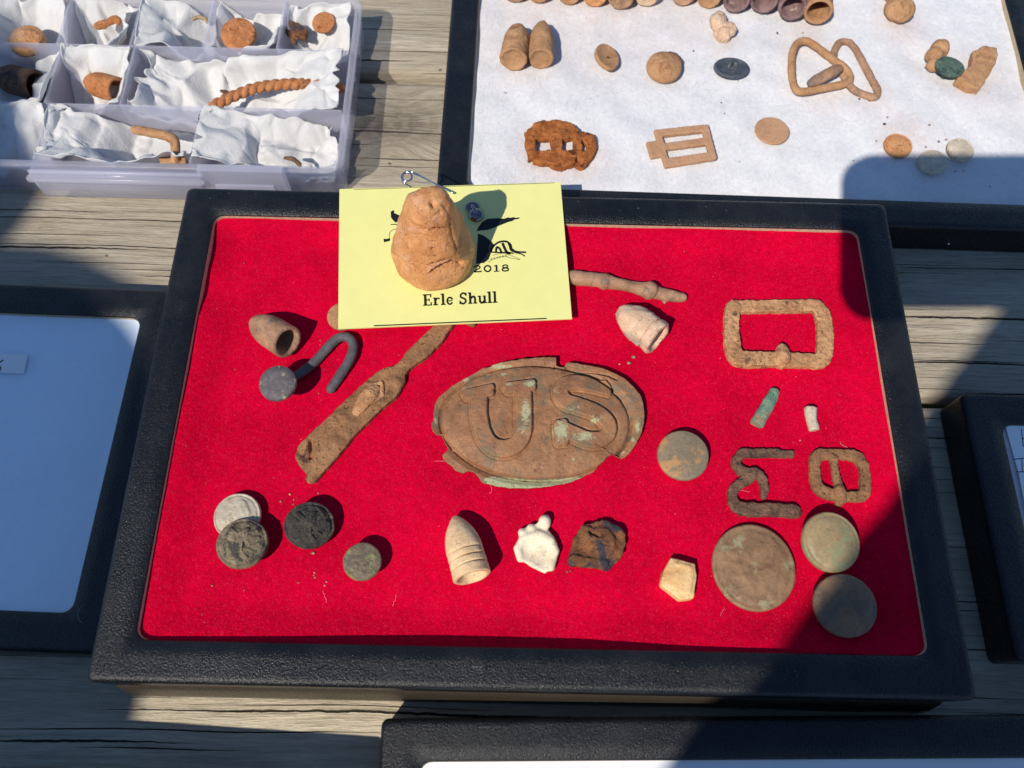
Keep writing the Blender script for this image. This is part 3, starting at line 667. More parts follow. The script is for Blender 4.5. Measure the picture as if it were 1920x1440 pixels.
IRON = crp([(555,1150),(570,1080),(640,1010),(820,840),(1000,670),(1090,590),(1160,548),(1215,540),(1262,508),(1300,450),(1380,370),(1480,272),(1530,215),(1600,150),(1690,90),(1740,140),(1660,215),(1590,300),(1548,372),(1450,470),(1335,550),(1296,592),(1300,640),(1240,740),(1120,840),(960,1000),(840,1150),(720,1280),(690,1318),(652,1310),(640,1270),(590,1210)], 3.6, 400, 540)
z = fz(690, 760)
def ic(x, y, h=0): return P(400 + x / 3.6, 540 + y / 3.6, z + h)
piece('iron_strap', 'long flat rusted iron strap with a narrow tang running under the yellow card', 'iron strap',
      [slab(IRON, z, -.0008, .0030),        tube([ic(1180, 620, .0026), ic(1260, 640, .0024)], .0022, 10, zs=.6), tube([ic(660, 1290, .0006), ic(680, 1230, .001)], .0022, 10, zs=.6)],
      M['iron'], voxel=.00040, smooth=2, amp=.00028, scale=420, seed=5, octaves=4,
      dents=[(ic(668, 1050), ic(665, 1150), .0015, .0026), (ic(575, 1110), ic(650, 1165), .0024, .0014), (ic(1010, 640), ic(1130, 640), .0012, .0006), (ic(1130, 640), ic(1120, 740), .0012, .0006)])
strap = bpy.data.objects['iron_strap']
link('rivet', solid([tube([ic(968, 838, .0030), ic(1010, 770, .0040), ic(1060, 712, .0046), ic(1088, 684, .0040)], [.0020, .0030, .0034, .0024], 14, zs=.6), tube([ic(1060, 660, .003), ic(1140, 640, .003), ic(1140, 720, .003), ic(1085, 770, .003)], .0011, 8)], .00036, 2, .0003, 420, 6), M['ironpale'], strap)
z = fz(885, 610)
piece('stub_end', 'short brown stub poking out from under the yellow card', 'fragment', [bar([(868, 590), (880, 603), (887, 609)], [8, 9, 7], z)], M['iron'], amp=.0003, seed=6)

def ringed_rod():
    pts = crp([(215, 255), (330, 272), (440, 280), (560, 295), (596, 305), (640, 312), (740, 335), (850, 355), (960, 380), (1080, 405), (1142, 415), (1175, 430), (1300, 460), (1430, 485), (1540, 500)], 6.4, 1040, 480)
    rp = [14.5, 14, 13.5, 14, 16, 14, 12, 11, 11.5, 15, 18.5, 13.5, 12, 11, 9]
    zz = fz(1180, 540)
    fl = [bar(pts, rp, zz, .95, per=5, n=16), bar(crp([(1300, 500), (1322, 560)], 6.4, 1040, 480), [6, 3], zz), bar(crp([(1215, 385), (1260, 385)], 6.4, 1040, 480), [5, 4], zz, per=2)]
    return piece('ringed_rod', 'brown turned rod with raised rings lying beside the yellow card', 'rod', fl, M['tanlead'], voxel=.0004, smooth=1, amp=.0002, seed=7)
ringed_rod()

z = fz(1455, 628)
piece('large_buckle', 'large rectangular rusted iron buckle frame', 'buckle',
      [bar([(1373, 580), (1384, 577), (1440, 576), (1505, 575), (1530, 577), (1542, 596), (1546, 630), (1541, 674), (1510, 677), (1440, 675), (1386, 673), (1374, 655), (1371, 615)], [14, 13, 12.5, 13, 14, 14.5, 15, 15, 14, 14, 15, 15, 14], z, .62, True, 5, sq=.75),
       bar([(1466, 655, .001), (1468, 672, .0015), (1464, 684, 0)], [12, 14, 9], z, .9)],
      M['ironpale'], voxel=.00034, smooth=1, amp=.00042, scale=520, seed=8, octaves=4)
z = fz(1570, 893)
piece('small_buckle', 'small rusted double-window buckle with a centre bar', 'buckle',
      [bar([(1534, 854), (1565, 852), (1602, 856), (1617, 872), (1621, 900), (1617, 928), (1590, 932), (1560, 928), (1536, 918), (1528, 895), (1527, 870)], [11, 10, 11, 10, 10, 11, 10, 11, 11, 10, 10], z, .7, True, 5, sq=.7),
       bar([(1562, 858), (1566, 885), (1574, 922)], [9, 8, 9], z + .0006, .9), bar([(1574, 918, .0015), (1575, 932, .0012), (1573, 943, -.0005)], [11, 12, 8], z, .9)],
      M['iron'], voxel=.00034, smooth=1, amp=.00040, scale=520, seed=11, octaves=4)
z = fz(1430, 910)
piece('twisted_iron', 'dark twisted iron scrap shaped like a crooked E', 'iron scrap',
      [bar([(1484, 853), (1450, 851), (1414, 850), (1388, 853), (1380, 872), (1396, 886), (1415, 888)], [7, 8, 8.5, 9, 9, 10, 10], z, .8, per=6, sq=.8),
       bar([(1408, 886), (1425, 893), (1433, 914), (1431, 932)], [10, 9, 8, 6], z, .8, per=6, sq=.7),
       bar([(1413, 888), (1400, 900), (1380, 912), (1372, 931), (1381, 950), (1404, 956), (1460, 957), (1490, 960), (1501, 963)], [10, 10, 9, 9, 11, 12.5, 12, 12, 5], z, .65, per=6, sq=.9)],
      M['irondark'], voxel=.00034, smooth=1, amp=.00042, scale=520, seed=12, octaves=4)
z = fz(1433, 763)
piece('green_tube', 'short tapered tube crusted with green verdigris', 'tube', [bar([(1454, 732), (1446, 748), (1432, 772), (1418, 796)], [9, 11.5, 12.5, 13], z, .9, cap=False)], M['verdigris'], voxel=.0004, smooth=1, amp=.0003, seed=13)
z = fz(1522, 787)
piece('white_stub', 'tiny grey-white stub of tube below the large buckle', 'tube', [bar([(1519, 764), (1521, 785), (1527, 807)], [12, 10.5, 10], z, .9, cap=False)], M['bone'], voxel=.0004, smooth=1, amp=.0002, seed=14)
disc('coin_button', 'grey button blotched with orange beside the oval plate', 'button', 1281, 853, 48, M['bronzeorange'], lift=.0022, dome=.0012, tilt=(3, -2))
disc('large_button', 'largest flat brown-green bronze disc on the red felt', 'button', 1414, 1063, 78, M['bronze'], lift=.0012, dome=.0015, th=.0018, sc=(1, 1.04), amp=.00028, lip=.00025)
disc('rimmed_button', 'greenish bronze button tilted up below the small buckle', 'button', 1560, 1016, 56, M['bronzegreen'], lift=.0036, dome=.0022, th=.0030, tilt=(6, 7), lip=.0003)
disc('plain_button', 'dull brown button touching the tilted greenish button', 'button', 1585, 1135, 58, M['bronzedull'], lift=.0030, dome=.0016, th=.0024, tilt=(2, -4))
disc('silver_button', 'pale worn silver button partly under a grey crusted one', 'button', 444, 967, 44, M['silver'], lift=.0016, dome=.0008, amp=.0002, scale=260, lip=.0003, crust=.0002, relief=BUST)
disc('grey_button', 'grey-brown crusted button overlapping the pale silver one', 'button', 454, 1018, 48, M['crustgrey'], lift=.0050, dome=.0026, tilt=(-4, 4), crust=.0005, amp=.0005, lip=.0004, relief=EAGLE)
disc('black_button', 'black lumpy crusted button beside the overlapping pair', 'button', 580, 985, 47, M['crustblack'], lift=.0040, dome=.0028, tilt=(8, 8), crust=.0009, amp=.0008, sc=(1, .94), lip=.0005, relief=EAGLE)
disc('small_button', 'smallest grey-green button on the red felt', 'button', 679, 1052, 36, M['crustgreen'], lift=.0048, dome=.0008, th=.0020, tilt=(-3, 3), crust=.0005, amp=.0002)
z = fz(1270, 1085)
piece('gun_flint', 'small squared tan flint on the red felt', 'flint', [slab([(1256, 1048), (1300, 1059), (1304, 1082), (1298, 1124), (1273, 1127), (1237, 1099), (1241, 1074)], z, -.001, .0042), slab([(1262, 1056), (1294, 1064), (1297, 1082), (1292, 1112), (1274, 1114), (1247, 1094), (1250, 1076)], z, 0, .0050)], M['flint'], smooth=2, amp=.00025, scale=220, seed=15)
z = fz(1008, 1022)
LEAD = crp([(1060,170),(1100,185),(1118,220),(1108,272),(1082,305),(1150,372),(1178,440),(1165,540),(1138,640),(1065,698),(960,650),(860,590),(815,520),(812,440),(842,380),(828,340),(868,295),(908,300),(922,258),(965,258),(1000,245),(1018,195)], 4.8, 800, 930)
def lc(x, y, h): return P(800 + x / 4.8, 930 + y / 4.8, z + h)
piece('lead_splash', 'cream white melted lead splash with a knobbly tail', 'lead lump', [slab(LEAD, z, .0006, .0032), ball(lc(1062, 225, .003), .0023), ball(lc(942, 290, .0024), .0019), ball(lc(865, 335, .0022), .0020), tube([lc(850, 560, .002), lc(820, 470, .0024), lc(870, 390, .0026), lc(1000, 340, .003), lc(1120, 400, .0028), lc(1150, 500, .0026), lc(1110, 640, .0022)], .0019, 10)], M['whitelead'], smooth=4, amp=.0003, scale=220, seed=16, dents=[(lc(930, 520, 0), lc(1050, 560, 0), .006, .0010)])
z = fz(1120, 1022)
SHARD = crp([(1385,302),(1420,270),(1500,240),(1600,225),(1700,260),(1780,350),(1790,440),(1740,560),(1665,650),(1630,670),(1588,640),(1450,625),(1280,612),(1275,575),(1292,500),(1320,400)], 4.8, 800, 930)
def sc_(x, y, h): return P(800 + x / 4.8, 930 + y / 4.8, z + h)
piece('iron_shard', 'dark burnt-looking rusty iron shard beside the lead splash', 'iron scrap', [slab(SHARD, z, -.0006, .0034), ball(sc_(1560, 430, .0022), .0068, (1, .95, .55)), tube([sc_(1310, 580, .0022), sc_(1450, 590, .0026), sc_(1600, 610, .0022)], .0024, 10), ball(sc_(1440, 330, .003), .0028, (1, 1, .8))], M['shard'], smooth=2, amp=.0008, scale=260, seed=17, dents=[(sc_(1465, 345, 0), sc_(1530, 385, 0), .0013, .0016)])

# ------------------------------------------------------------------ name card, its pin and the cone shot standing on it
card_px = ((636.5, 354.5), (1051, 341.5), (1072.5, 597.5), (634, 616.5)); CZ = .0392
cq = [P(u, v, CZ) for u, v in card_px]; ctr = sum(cq) / 4
badge = tag(empty('name_card', (ctr[0], ctr[1], CZ)), 'pale yellow name card printed in black, laid over the far edge of the red case', 'card')
def card_sheet(th):
    n = 24; V = []
    for k in (0, 1):
        for j in range(n + 1):
            for i in range(n + 1):
                a, b = i / n, j / n
                p = (cq[0] * (1 - a) + cq[1] * a) * (1 - b) + (cq[3] * (1 - a) + cq[2] * a) * b
                V.append((p[0], p[1], CZ - k * th))
    m1 = (n + 1) ** 2; F = []
    for j in range(n):
        for i in range(n):
            a = j * (n + 1) + i; F.append((a, a + n + 1, a + n + 2, a + 1)); F.append((m1 + a, m1 + a + 1, m1 + a + n + 2, m1 + a + n + 1))
    ring = [i for i in range(n + 1)] + [j * (n + 1) + n for j in range(1, n + 1)] + [n * (n + 1) + i for i in range(n - 1, -1, -1)] + [j * (n + 1) for j in range(n - 1, 0, -1)]
    for i in range(len(ring)):
        a, b = ring[i], ring[(i + 1) % len(ring)]; F.append((a, b, m1 + b, m1 + a))
    return V, F
link('card', mesh(*card_sheet(.0007)), M['card'], badge, smooth=False)
class Ink:
    """flat printed marks on a level sheet, drawn in survey pixels"""
    def __init__(s, z, dz=.00006): s.V, s.F, s.z, s.dz = [], [], z + dz, dz
    def poly(s, pts):
        o = len(s.V); s.V += [P(u, v, s.z) for u, v in pts]; s.F.append(tuple(range(o, o + len(pts))))
    def stroke(s, pts, w):
        p = [np.array(q, float) for q in pts]; L, R = [], []
        ws = w if hasattr(w, '__len__') else [w] * len(p)
        for i in range(len(p)):
            t = p[min(i + 1, len(p) - 1)] - p[max(i - 1, 0)]; t = t / (np.linalg.norm(t) + 1e-9); n = np.array((-t[1], t[0])) * ws[i] / 2
            L.append(p[i] + n); R.append(p[i] - n)
        o = len(s.V); k = len(p); s.V += [P(*q, s.z) for q in L + R]
        s.F += [(o + i, o + i + 1, o + k + i + 1, o + k + i) for i in range(k - 1)]
    def build(s, name, m, parent):
        me = mesh(s.V, s.F); bm = bmesh.new(); bm.from_mesh(me)
        for f in bm.faces:
            if f.normal.z < 0: f.normal_flip()
        bm.to_mesh(me); bm.free(); return link(name, me, m, parent, smooth=False)
X = .68                                        # x-height of the slab letters, cap height 1
def arc(cx, cy, rx, ry, a0, a1, n=14): return [(cx + rx * math.cos(math.radians(a0 + (a1 - a0) * i / n)), cy + ry * math.sin(math.radians(a0 + (a1 - a0) * i / n))) for i in range(n + 1)]
GL = {                                         # advance, then strokes: (points, width)
    'E': (.86, [([(.24, 0), (.24, 1)], .22), ([(.04, .05), (.76, .05)], .10), ([(.04, .95), (.74, .95)], .10), ([(.24, .5), (.56, .5)], .10), ([(.56, .36), (.56, .64)], .08), ([(.73, 0), (.70, .30)], .11), ([(.71, 1), (.69, .72)], .11)]),
    'r': (.64, [([(.20, 0), (.20, X)], .20), ([(.02, .05), (.42, .05)], .10), ([(.02, X - .05), (.22, X - .05)], .10), ([(.26, X - .22), (.36, X - .08), (.50, X - .06), (.55, X - .16)], .13)]),
    'l': (.44, [([(.21, 0), (.21, 1)], .20), ([(.02, .05), (.42, .05)], .10), ([(.02, .95), (.24, .95)], .10)]),
    'e': (.66, [(arc(.33, X / 2, .22, X / 2 - .05, 20, 330, 18), .15), ([(.14, X / 2), (.54, X / 2)], .09)]),
    'S': (.76, [(spline([(.62, .80), (.50, .94), (.32, .94), (.18, .80), (.20, .62), (.38, .52), (.56, .40), (.58, .20), (.42, .06), (.24, .06), (.12, .22)], 4), .16), ([(.64, .98), (.62, .70)], .09), ([(.09, .02), (.11, .32)], .09)]),
    'h': (.80, [([(.20, 0), (.20, 1)], .20), ([(.02, .05), (.38, .05)], .10), ([(.02, .95), (.22, .95)], .10), (spline([(.26, X - .20), (.40, X - .07), (.54, X - .08), (.60, X - .22)], 4) + [(.60, .02)], .18), ([(.44, .05), (.78, .05)], .10)]),
    'u': (.80, [([(.20, X), (.20, .22)] + spline([(.20, .22), (.28, .08), (.42, .07), (.56, .20)], 4), .18), ([(.02, X - .05), (.24, X - .05)], .10), ([(.60, X), (.60, 0)], .19), ([(.44, X - .05), (.62, X - .05)], .10), ([(.60, .05), (.78, .05)], .10)]),
    ' ': (.40, []),
    '2': (1.15, [(spline([(.20, .72), (.30, .92), (.58, .95), (.84, .82), (.82, .62), (.50, .40), (.18, .12)], 4), .17), ([(.16, .09), (1.0, .09)], .17), ([(.99, .02), (.99, .30)], .10)]),
    '0': (1.15, [(arc(.56, .5, .36, .42, 0, 360, 26), .20)]),
    '1': (.85, [([(.42, 0), (.42, 1)], .24), ([(.10, .06), (.74, .06)], .12), ([(.14, .80), (.44, .93)], .13)]),
    '8': (1.15, [(arc(.56, .74, .28, .20, 0, 360, 20), .17), (arc(.56, .28, .36, .22, 0, 360, 22), .18)]),
}
def text(ink, s, start, end, cap):
    adv = sum(GL[c][0] for c in s); a, b = np.array(start, float), np.array(end, float); ex = (b - a) / adv; up = np.array((ex[1], -ex[0])); up = up / np.linalg.norm(up) * cap
    x = 0.0
    for ch in s:
        for pts, w in GL[ch][1]:
            q = [a + ex * (x + px) + up * py for px, py in pts]
            ink.stroke(q, w * (np.linalg.norm(ex) + cap) / 2)
        x += GL[ch][0]
k = Ink(CZ); text(k, 'Erle Shull', (792.5, 573.5), (933.5, 567.5), 21.5); text(k, '2018', (886, 511), (957.5, 508.5), 12.8); k.build('lettering', M['ink'], badge)
for a_, b_, w_ in (((664, 355.2), (1040, 342.8), .9), ((701, 610.8), (1025, 597), 2.2)):
    k = Ink(CZ); k.stroke([a_, b_], w_); k.build('printed_rule', M['ink'], badge)
def c5(pts): return crp(pts, 4.0, 620, 300)
k = Ink(CZ); k.poly(c5([(1095, 532), (1110, 500), (1140, 462), (1180, 440), (1250, 436), (1300, 440), (1332, 430), (1345, 434), (1372, 428), (1384, 433), (1422, 431), (1410, 442), (1380, 446), (1362, 458), (1330, 466), (1290, 482), (1240, 502), (1180, 524)])); k.build('printed_wing', M['ink'], badge)
k = Ink(CZ); k.poly(c5([(1105, 552), (1150, 568), (1205, 610), (1228, 640), (1205, 690), (1185, 745), (1150, 772), (1090, 778)])); k.build('printed_body', M['ink'], badge)
k = Ink(CZ); k.stroke(c5(spline([(1200, 690), (1222, 645), (1265, 615), (1320, 612), (1346, 640), (1356, 672), (1400, 688), (1466, 692)], 5)), [3.6] * 18 + [6.0] * 10 + [3.2] * 8)
k.stroke(c5(spline([(1240, 690), (1245, 655), (1268, 665), (1280, 692)], 5)), 4.0); k.stroke(c5(spline([(1288, 622), (1302, 655), (1322, 692), (1350, 700)], 5)), 5.0)
k.stroke(c5(spline([(1205, 690), (1260, 694), (1330, 694), (1372, 700)], 4)), 2.6); k.stroke(c5([(1375, 692), (1432, 705), (1458, 722)]), 2.2); k.build('printed_snake', M['ink'], badge)
k = Ink(CZ); k.stroke(c5(spline([(1180, 768), (1225, 742), (1300, 722), (1350, 735), (1422, 748)], 6)), .8); k.stroke(c5(spline([(1215, 715), (1290, 700), (1350, 716), (1420, 744)], 6)), .7)
for i in range(6):
    x, y = 1205 + i * 22, 742 - i * 5; k.stroke(c5([(x - 6, y - 6), (x + 6, y + 6)]), .7); k.stroke(c5([(x + 6, y - 6), (x - 6, y + 6)]), .7)
o = k.build('printed_banner', M['ink'], badge); o['kind'] = 'stuff'
k = Ink(CZ); k.poly(c5([(450, 388), (468, 376), (478, 382), (474, 396), (500, 408), (532, 422), (522, 440), (505, 456), (490, 472), (468, 452), (452, 430)])); k.build('printed_feather', M['ink'], badge)
k = Ink(CZ); k.stroke(c5([(450, 484), (480, 482), (512, 488)]), 1.6); k.build('printed_dash', M['ink'], badge)
k = Ink(CZ); k.stroke(c5(spline([(505, 515), (470, 522), (444, 545), (440, 575), (446, 598)], 4)), .9); k.poly(c5([(396, 590), (420, 592), (440, 586), (446, 606), (420, 612), (400, 618)])); k.build('printed_tassel', M['ink'], badge)
zc = CZ + .0008
pin = link('safety_pin', mesh(*join([tube([P(q[0], q[1], zc + q[2]) for q in spline([(850, 362, .0008), (815, 345, .0008), (790, 331, .001), (770, 322, .0012), (758, 324, .0014), (753, 332, .0014), (760, 340, .001), (770, 337, .0012), (772, 328, .0014), (764, 323, .0016), (756, 326, .0012), (755, 338, .0006), (762, 346, -.0002), (774, 352, -.0014)], 6)], .00045, 8)])), M['chrome'], badge)
cl = Vector(P(893, 405, CZ)); c2 = Vector(P(886, 390, CZ))
link('clasp_button', mesh(*join([ball((cl.x, cl.y, CZ + .0008), .0034, (1, 1, .55), 24, 14), ball((c2.x, c2.y, CZ + .0004), .0032, (1, 1, .30), 24, 14), tube([cl + Vector((0, 0, .0022)), c2 + Vector((0, 0, .0014))], .0009, 8)])), M['darkchrome'], badge)

def cone_shot():
    c = Vector(P(815, 478, CZ)); H = .0415
    c.y -= .0030
    prof = [(0.0, .0128), (.0012, .0152), (.004, .0166), (.009, .0168), (.014, .0161), (.019, .0148), (.024, .0134), (.029, .0119), (.034, .0105), (.038, .0091), (.0415, .0070), (.0432, .0042), (.0438, .0018), (.0439, .0004)]
    prof = [(h * 1.07, r) for h, r in prof]
    V, F, n = [], [], 72; ps = spline(prof, 4)
    for h, r in ps:
        for j in range(n):
            a = 2 * math.pi * j / n
            V.append((c.x + .0009 * h / .04 + max(r, 2e-4) * math.cos(a), c.y + max(r, 2e-4) * math.sin(a) * .98, CZ + .0001 + max(h, 0)))
    for i in range(len(ps) - 1):
        for j in range(n): F.append((i * n + j, i * n + (j + 1) % n, (i + 1) * n + (j + 1) % n, (i + 1) * n + j))
    F.append(tuple(range(n - 1, -1, -1))); k = (len(ps) - 1) * n; F.append(tuple(range(k, k + n)))
    me = solid([(V, F)], .0006, 1, 0, 1)
    m = len(me.vertices); co = np.empty(m * 3); me.vertices.foreach_get('co', co); co = co.reshape(-1, 3)
    nr = np.empty(m * 3); me.vertex_normals.foreach_get('vector', nr); nr = nr.reshape(-1, 3)
    d = np.zeros(m)
    for i in range(m):
        p = Vector(co[i]); rd = abs(mn.noise(p * 85 + Vector((4, 2, 9)))); vd = mn.voronoi(p * 95 + Vector((2, 7, 1)))[0]
        d[i] = .0009 * mn.noise(p * 70) + .0014 * (rd - .25) - .0008 * (vd[0] - .35) + .0003 * mn.noise(p * 260) + .00014 * mn.noise(p * 640)
    foot = np.clip((co[:, 2] - CZ) / .004, 0, 1); co += nr * (d * foot)[:, None]
    fr = np.random.default_rng(21)             # broken flat facets
    for i in range(26):
        an, hh = fr.uniform(0, 6.283), fr.uniform(.007, .042); rad = float(np.interp(hh, [q[0] for q in prof], [q[1] for q in prof])); el = fr.uniform(.05, .75)
        nv = np.array((math.cos(an) * math.cos(el), math.sin(an) * math.cos(el), math.sin(el))); p0 = np.array((c.x + rad * math.cos(an), c.y + rad * math.sin(an), CZ + hh)) - nv * fr.uniform(.0004, .0012)
        ds_ = (co - p0) @ nv; near = np.linalg.norm(co - p0, axis=1) < .011
        co = co - nv * (np.where((ds_ > 0) & near, ds_, 0) * .62)[:, None]
    def groove(a, b, r, depth):                # cut along a segment on the facing side
        nonlocal co
        ra, rb = np.array(a), np.array(b)
        ab = rb - ra; t = np.clip(((co - ra) @ ab) / (ab @ ab), 0, 1); dist = np.linalg.norm(co - (ra + t[:, None] * ab), axis=1)
        w = np.clip(1 - dist / r, 0, 1); co = co - nr * (depth * w * w)[:, None]
    def face(u, v):                            # nearest surface point seen at a survey pixel
        o = CAM_LOC; dr = ROT @ np.array(((u - 960) / FPX, -(v - 720) / FPX, -1.0)); dr = dr / np.linalg.norm(dr)
        w = co - o; t = w @ dr; off = np.linalg.norm(w - t[:, None] * dr, axis=1); ok = off < .0012
        return co[np.where(ok)[0][np.argmin(t[ok])]] if ok.any() else co[np.argmin(off)]
    groove(face(812, 474), face(868, 497), .0017, .0019); groove(face(845, 545), face(892, 490), .0013, .0014); groove(face(892, 490), face(893, 462), .0013, .0008)
    groove(face(813, 377), face(815, 382), .0020, .0030); groove(face(775, 385), face(800, 410), .0016, .0007); groove(face(800, 410), face(832, 400), .0016, .0007)
    groove(face(838, 385), face(850, 425), .0018, .0008); groove(face(852, 430), face(862, 470), .0016, .0008)
    me.vertices.foreach_set('co', co.ravel()); me.update()
    o = link('cone_shot', me, M['clay'])
    tag(o, 'big lumpy orange-brown cone standing upright on the yellow card', 'cone shot')
cone_shot()

# ------------------------------------------------------------------ relics in the white case
ZB = WZ - .0007
def wdisc(*a, **k): k.setdefault('z', ZB); return disc(*a, **k)
def note(u, v, r=.012, w=.5):
    p = P(u, v, WZ); white_relics.append((p[0], p[1], r, w))
TB = 'row of lead bullets along the far side of the white case'
ROW = ('eighth', 'seventh', 'sixth', 'fifth', 'fourth', 'third', 'second', 'first')
for i, (u, v, r, m, cav) in enumerate(((966, -9, 21, 'tanlead', 0), (1010, -8, 21, 'mud', 0), (1068, -6, 22, 'mud', 0), (1115, -2, 22, 'clay', 0), (1164, 2, 23, 'tanlead', 0), (1213, -2, 21, 'palelead', 0), (1281, -3, 21, 'tanlead', 0), (1329, 2, 21, 'mud', 0))):
    bullet('lead_bullet', 'brown flat-based bullet, %s in its row counting from the purple ones' % ROW[i], (u + 3, v - 78), (u, v), r, M[m], ZB, pitch=5, cavity=cav, group=TB, seed=20 + i, amp=.0003)
for i, (u, v, r, m, lab) in enumerate(((1379, 10, 24, 'purple', 'purple-brown hollow bullet with a pale chipped rim, next to the tan ones in the row'), (1430, 10, 25, 'purple', 'purple-brown hollow bullet between two other purple ones'), (1483, 24, 25, 'purple', 'purple-brown hollow bullet touching the tan open tube'))):
    bullet('purple_bullet', lab, (u + 5, v - 80), (u, v), r, M[m], ZB, pitch=10, cavity=.55, seed=30 + i, amp=.0004)
bullet('tan_tube', 'tan open-ended tube closing the row of bullets in the white case', (1536, -60), (1531, 32), 25, M['mud'], ZB, pitch=9, cavity=.9, nose=.3, seed=33, cat='tube', tipr=.6)
z = ZB
piece('round_lump', 'round yellow-brown lump with a stub tail in the white case', 'lump', [ball(P(1687, 18, z + .005), .0078, (1, .95, .75)), bar([(1655, -15), (1675, 5)], [7, 9], z)], M['mud'], smooth=3, amp=.0006, seed=34)
piece('copper_nugget', 'small copper-orange nugget below the row of bullets', 'nugget', [ball(P(1348, 42, z + .003), .0052, (.9, 1.2, .8)), ball(P(1365, 55, z + .003), .0045, (1, 1, .8)), ball(P(1355, 66, z + .002), .0040)], M['palelead'], smooth=2, amp=.0010, scale=280, seed=35)
bullet('blunt_bullet', 'blunt tan bullet, left one of the close pair', (975, 46), (962, 116), 25, M['mud'], ZB, pitch=6, cavity=0, nose=.5, seed=36, amp=.0005)
bpy.data.objects['blunt_bullet']['label'] = 'blunt mud-coated bullet of the close pair, without glinting grit'
bullet('gritty_bullet', 'pointed mud-coated bullet of the close pair, with glinting grit on its nose', (1017, 38), (1014, 114), 23, M['mud'], ZB, pitch=4, cavity=0, nose=.62, seed=37, amp=.0004)
wdisc('cup_button', 'tilted cup-shaped tan button with a torn dark edge', 'button', 1140, 104, 26, M['mud'], lift=.0030, th=.0026, dome=-.0012, tilt=(-4, 24), amp=.0004, sc=(.95, 1.15))
wdisc('torn_button', 'mud-coloured domed button with a hole torn in its rim', 'button', 1246, 123, 33, M['mud'], lift=.0022, dome=.0030, th=.003, tilt=(4, 0), amp=.0004)
tb = bpy.data.objects['torn_button']
pp = [P(u, v, z + .0052 - .0010 * k) for k, (u, v) in enumerate(((1256, 101), (1266, 106), (1274, 116), (1277, 126)))]
link('tear', solid([tube(pp, [.0014, .0020, .0018, .0010], 10, zs=.8)], .0003, 1, .0002, 400, 3), M['irondark'], tb)
wdisc('oval_button', 'dark slate oval button showing its looped shank', 'button', 1372, 125, 33, M['slate'], lift=.0020, dome=-.0006, th=.0020, sc=(1, .78), tilt=(-6, 0), lip=-.0003)
link('shank_loop', solid([bar([(1366, 128, .002), (1370, 118, .0035), (1378, 116, .0035), (1381, 126, .002)], [3.5, 4, 4, 3.5], z, 1.0)], .0003, 1, .0001, 300, 2), M['slate'], bpy.data.objects['oval_button'])
piece('triangle_ring', 'bent triangular wire ring leaning on an oval ring', 'ring', [bar([(1494, 82), (1510, 77), (1528, 86), (1560, 110), (1586, 130), (1594, 148), (1580, 158), (1540, 166), (1500, 172), (1488, 158), (1484, 130), (1486, 100)], [7] * 12, z + .0012, 1.0, True, 5)], M['mud'], voxel=.0004, smooth=1, amp=.0002, seed=40)
piece('oval_ring', 'long oval wire ring under the triangular one', 'ring', [bar([(1563, 108), (1572, 82), (1588, 79), (1602, 90), (1618, 118), (1636, 152), (1646, 172), (1640, 182), (1622, 178), (1598, 166), (1580, 140)], [7] * 11, z, .9, True, 5)], M['tanlead'], voxel=.0004, smooth=1, amp=.0002, seed=41)
piece('oval_link', 'solid oval link lying across the triangular ring', 'link', [bar([(1520, 156, .003), (1535, 148, .0035), (1560, 135, .004), (1573, 128, .004)], [8, 10.5, 11, 9], z + .001, .8)], M['tanlead'], voxel=.0004, smooth=2, amp=.0002, seed=42)
piece('tan_nugget', 'tan knobbly nugget on the near side of the green button', 'nugget', [ball(P(1762, 92, z + .004), .0048), ball(P(1752, 104, z + .004), .0042), ball(P(1750, 122, z + .003), .0034)], M['mud'], smooth=3, amp=.0005, seed=43)
bpy.data.objects['tan_nugget']['label'] = 'smaller tan nugget, rounded, touching the green button'
piece('wedge_nugget', 'larger wedge-shaped tan nugget beside the green button', 'nugget', [slab(crp([(1560, 310), (1620, 275), (1690, 290), (1698, 350), (1650, 440), (1600, 520), (1540, 510), (1470, 460), (1500, 420), (1545, 390)], 3, 1300, 0), z, -.001, .0048)], M['mud'], smooth=7, amp=.0005, seed=44)
wdisc('green_button', 'dark green corroded button between two tan nuggets', 'button', 1783, 123, 28, M['green'], lift=.0045, dome=.001, th=.0022, sc=(1, .82), tilt=(-2, 8), crust=.0005)
z = ZB
piece('rusty_buckle', 'lumpy orange rusted double buckle in the white case', 'buckle',
      [slab([(988, 246), (1004, 232), (1032, 228), (1060, 230), (1084, 244), (1086, 263), (988, 263)], z, 0, .0034), slab([(990, 286), (1082, 286), (1078, 308), (1052, 320), (1030, 310), (1000, 306)], z, 0, .0038), slab([(983, 252), (1003, 250), (1004, 296), (990, 302)], z, 0, .0032),
       slab([(1032, 255), (1052, 252), (1056, 296), (1036, 298)], z, 0, .0036), slab([(1074, 248), (1090, 252), (1092, 298), (1074, 300)], z, 0, .0032), bar([(1092, 254), (1106, 264), (1109, 280), (1100, 296), (1086, 312)], [8, 11, 10, 11, 9], z, .7, sq=.5)],
      M['rust'], voxel=.0004, smooth=3, amp=.0007, scale=300, seed=45)
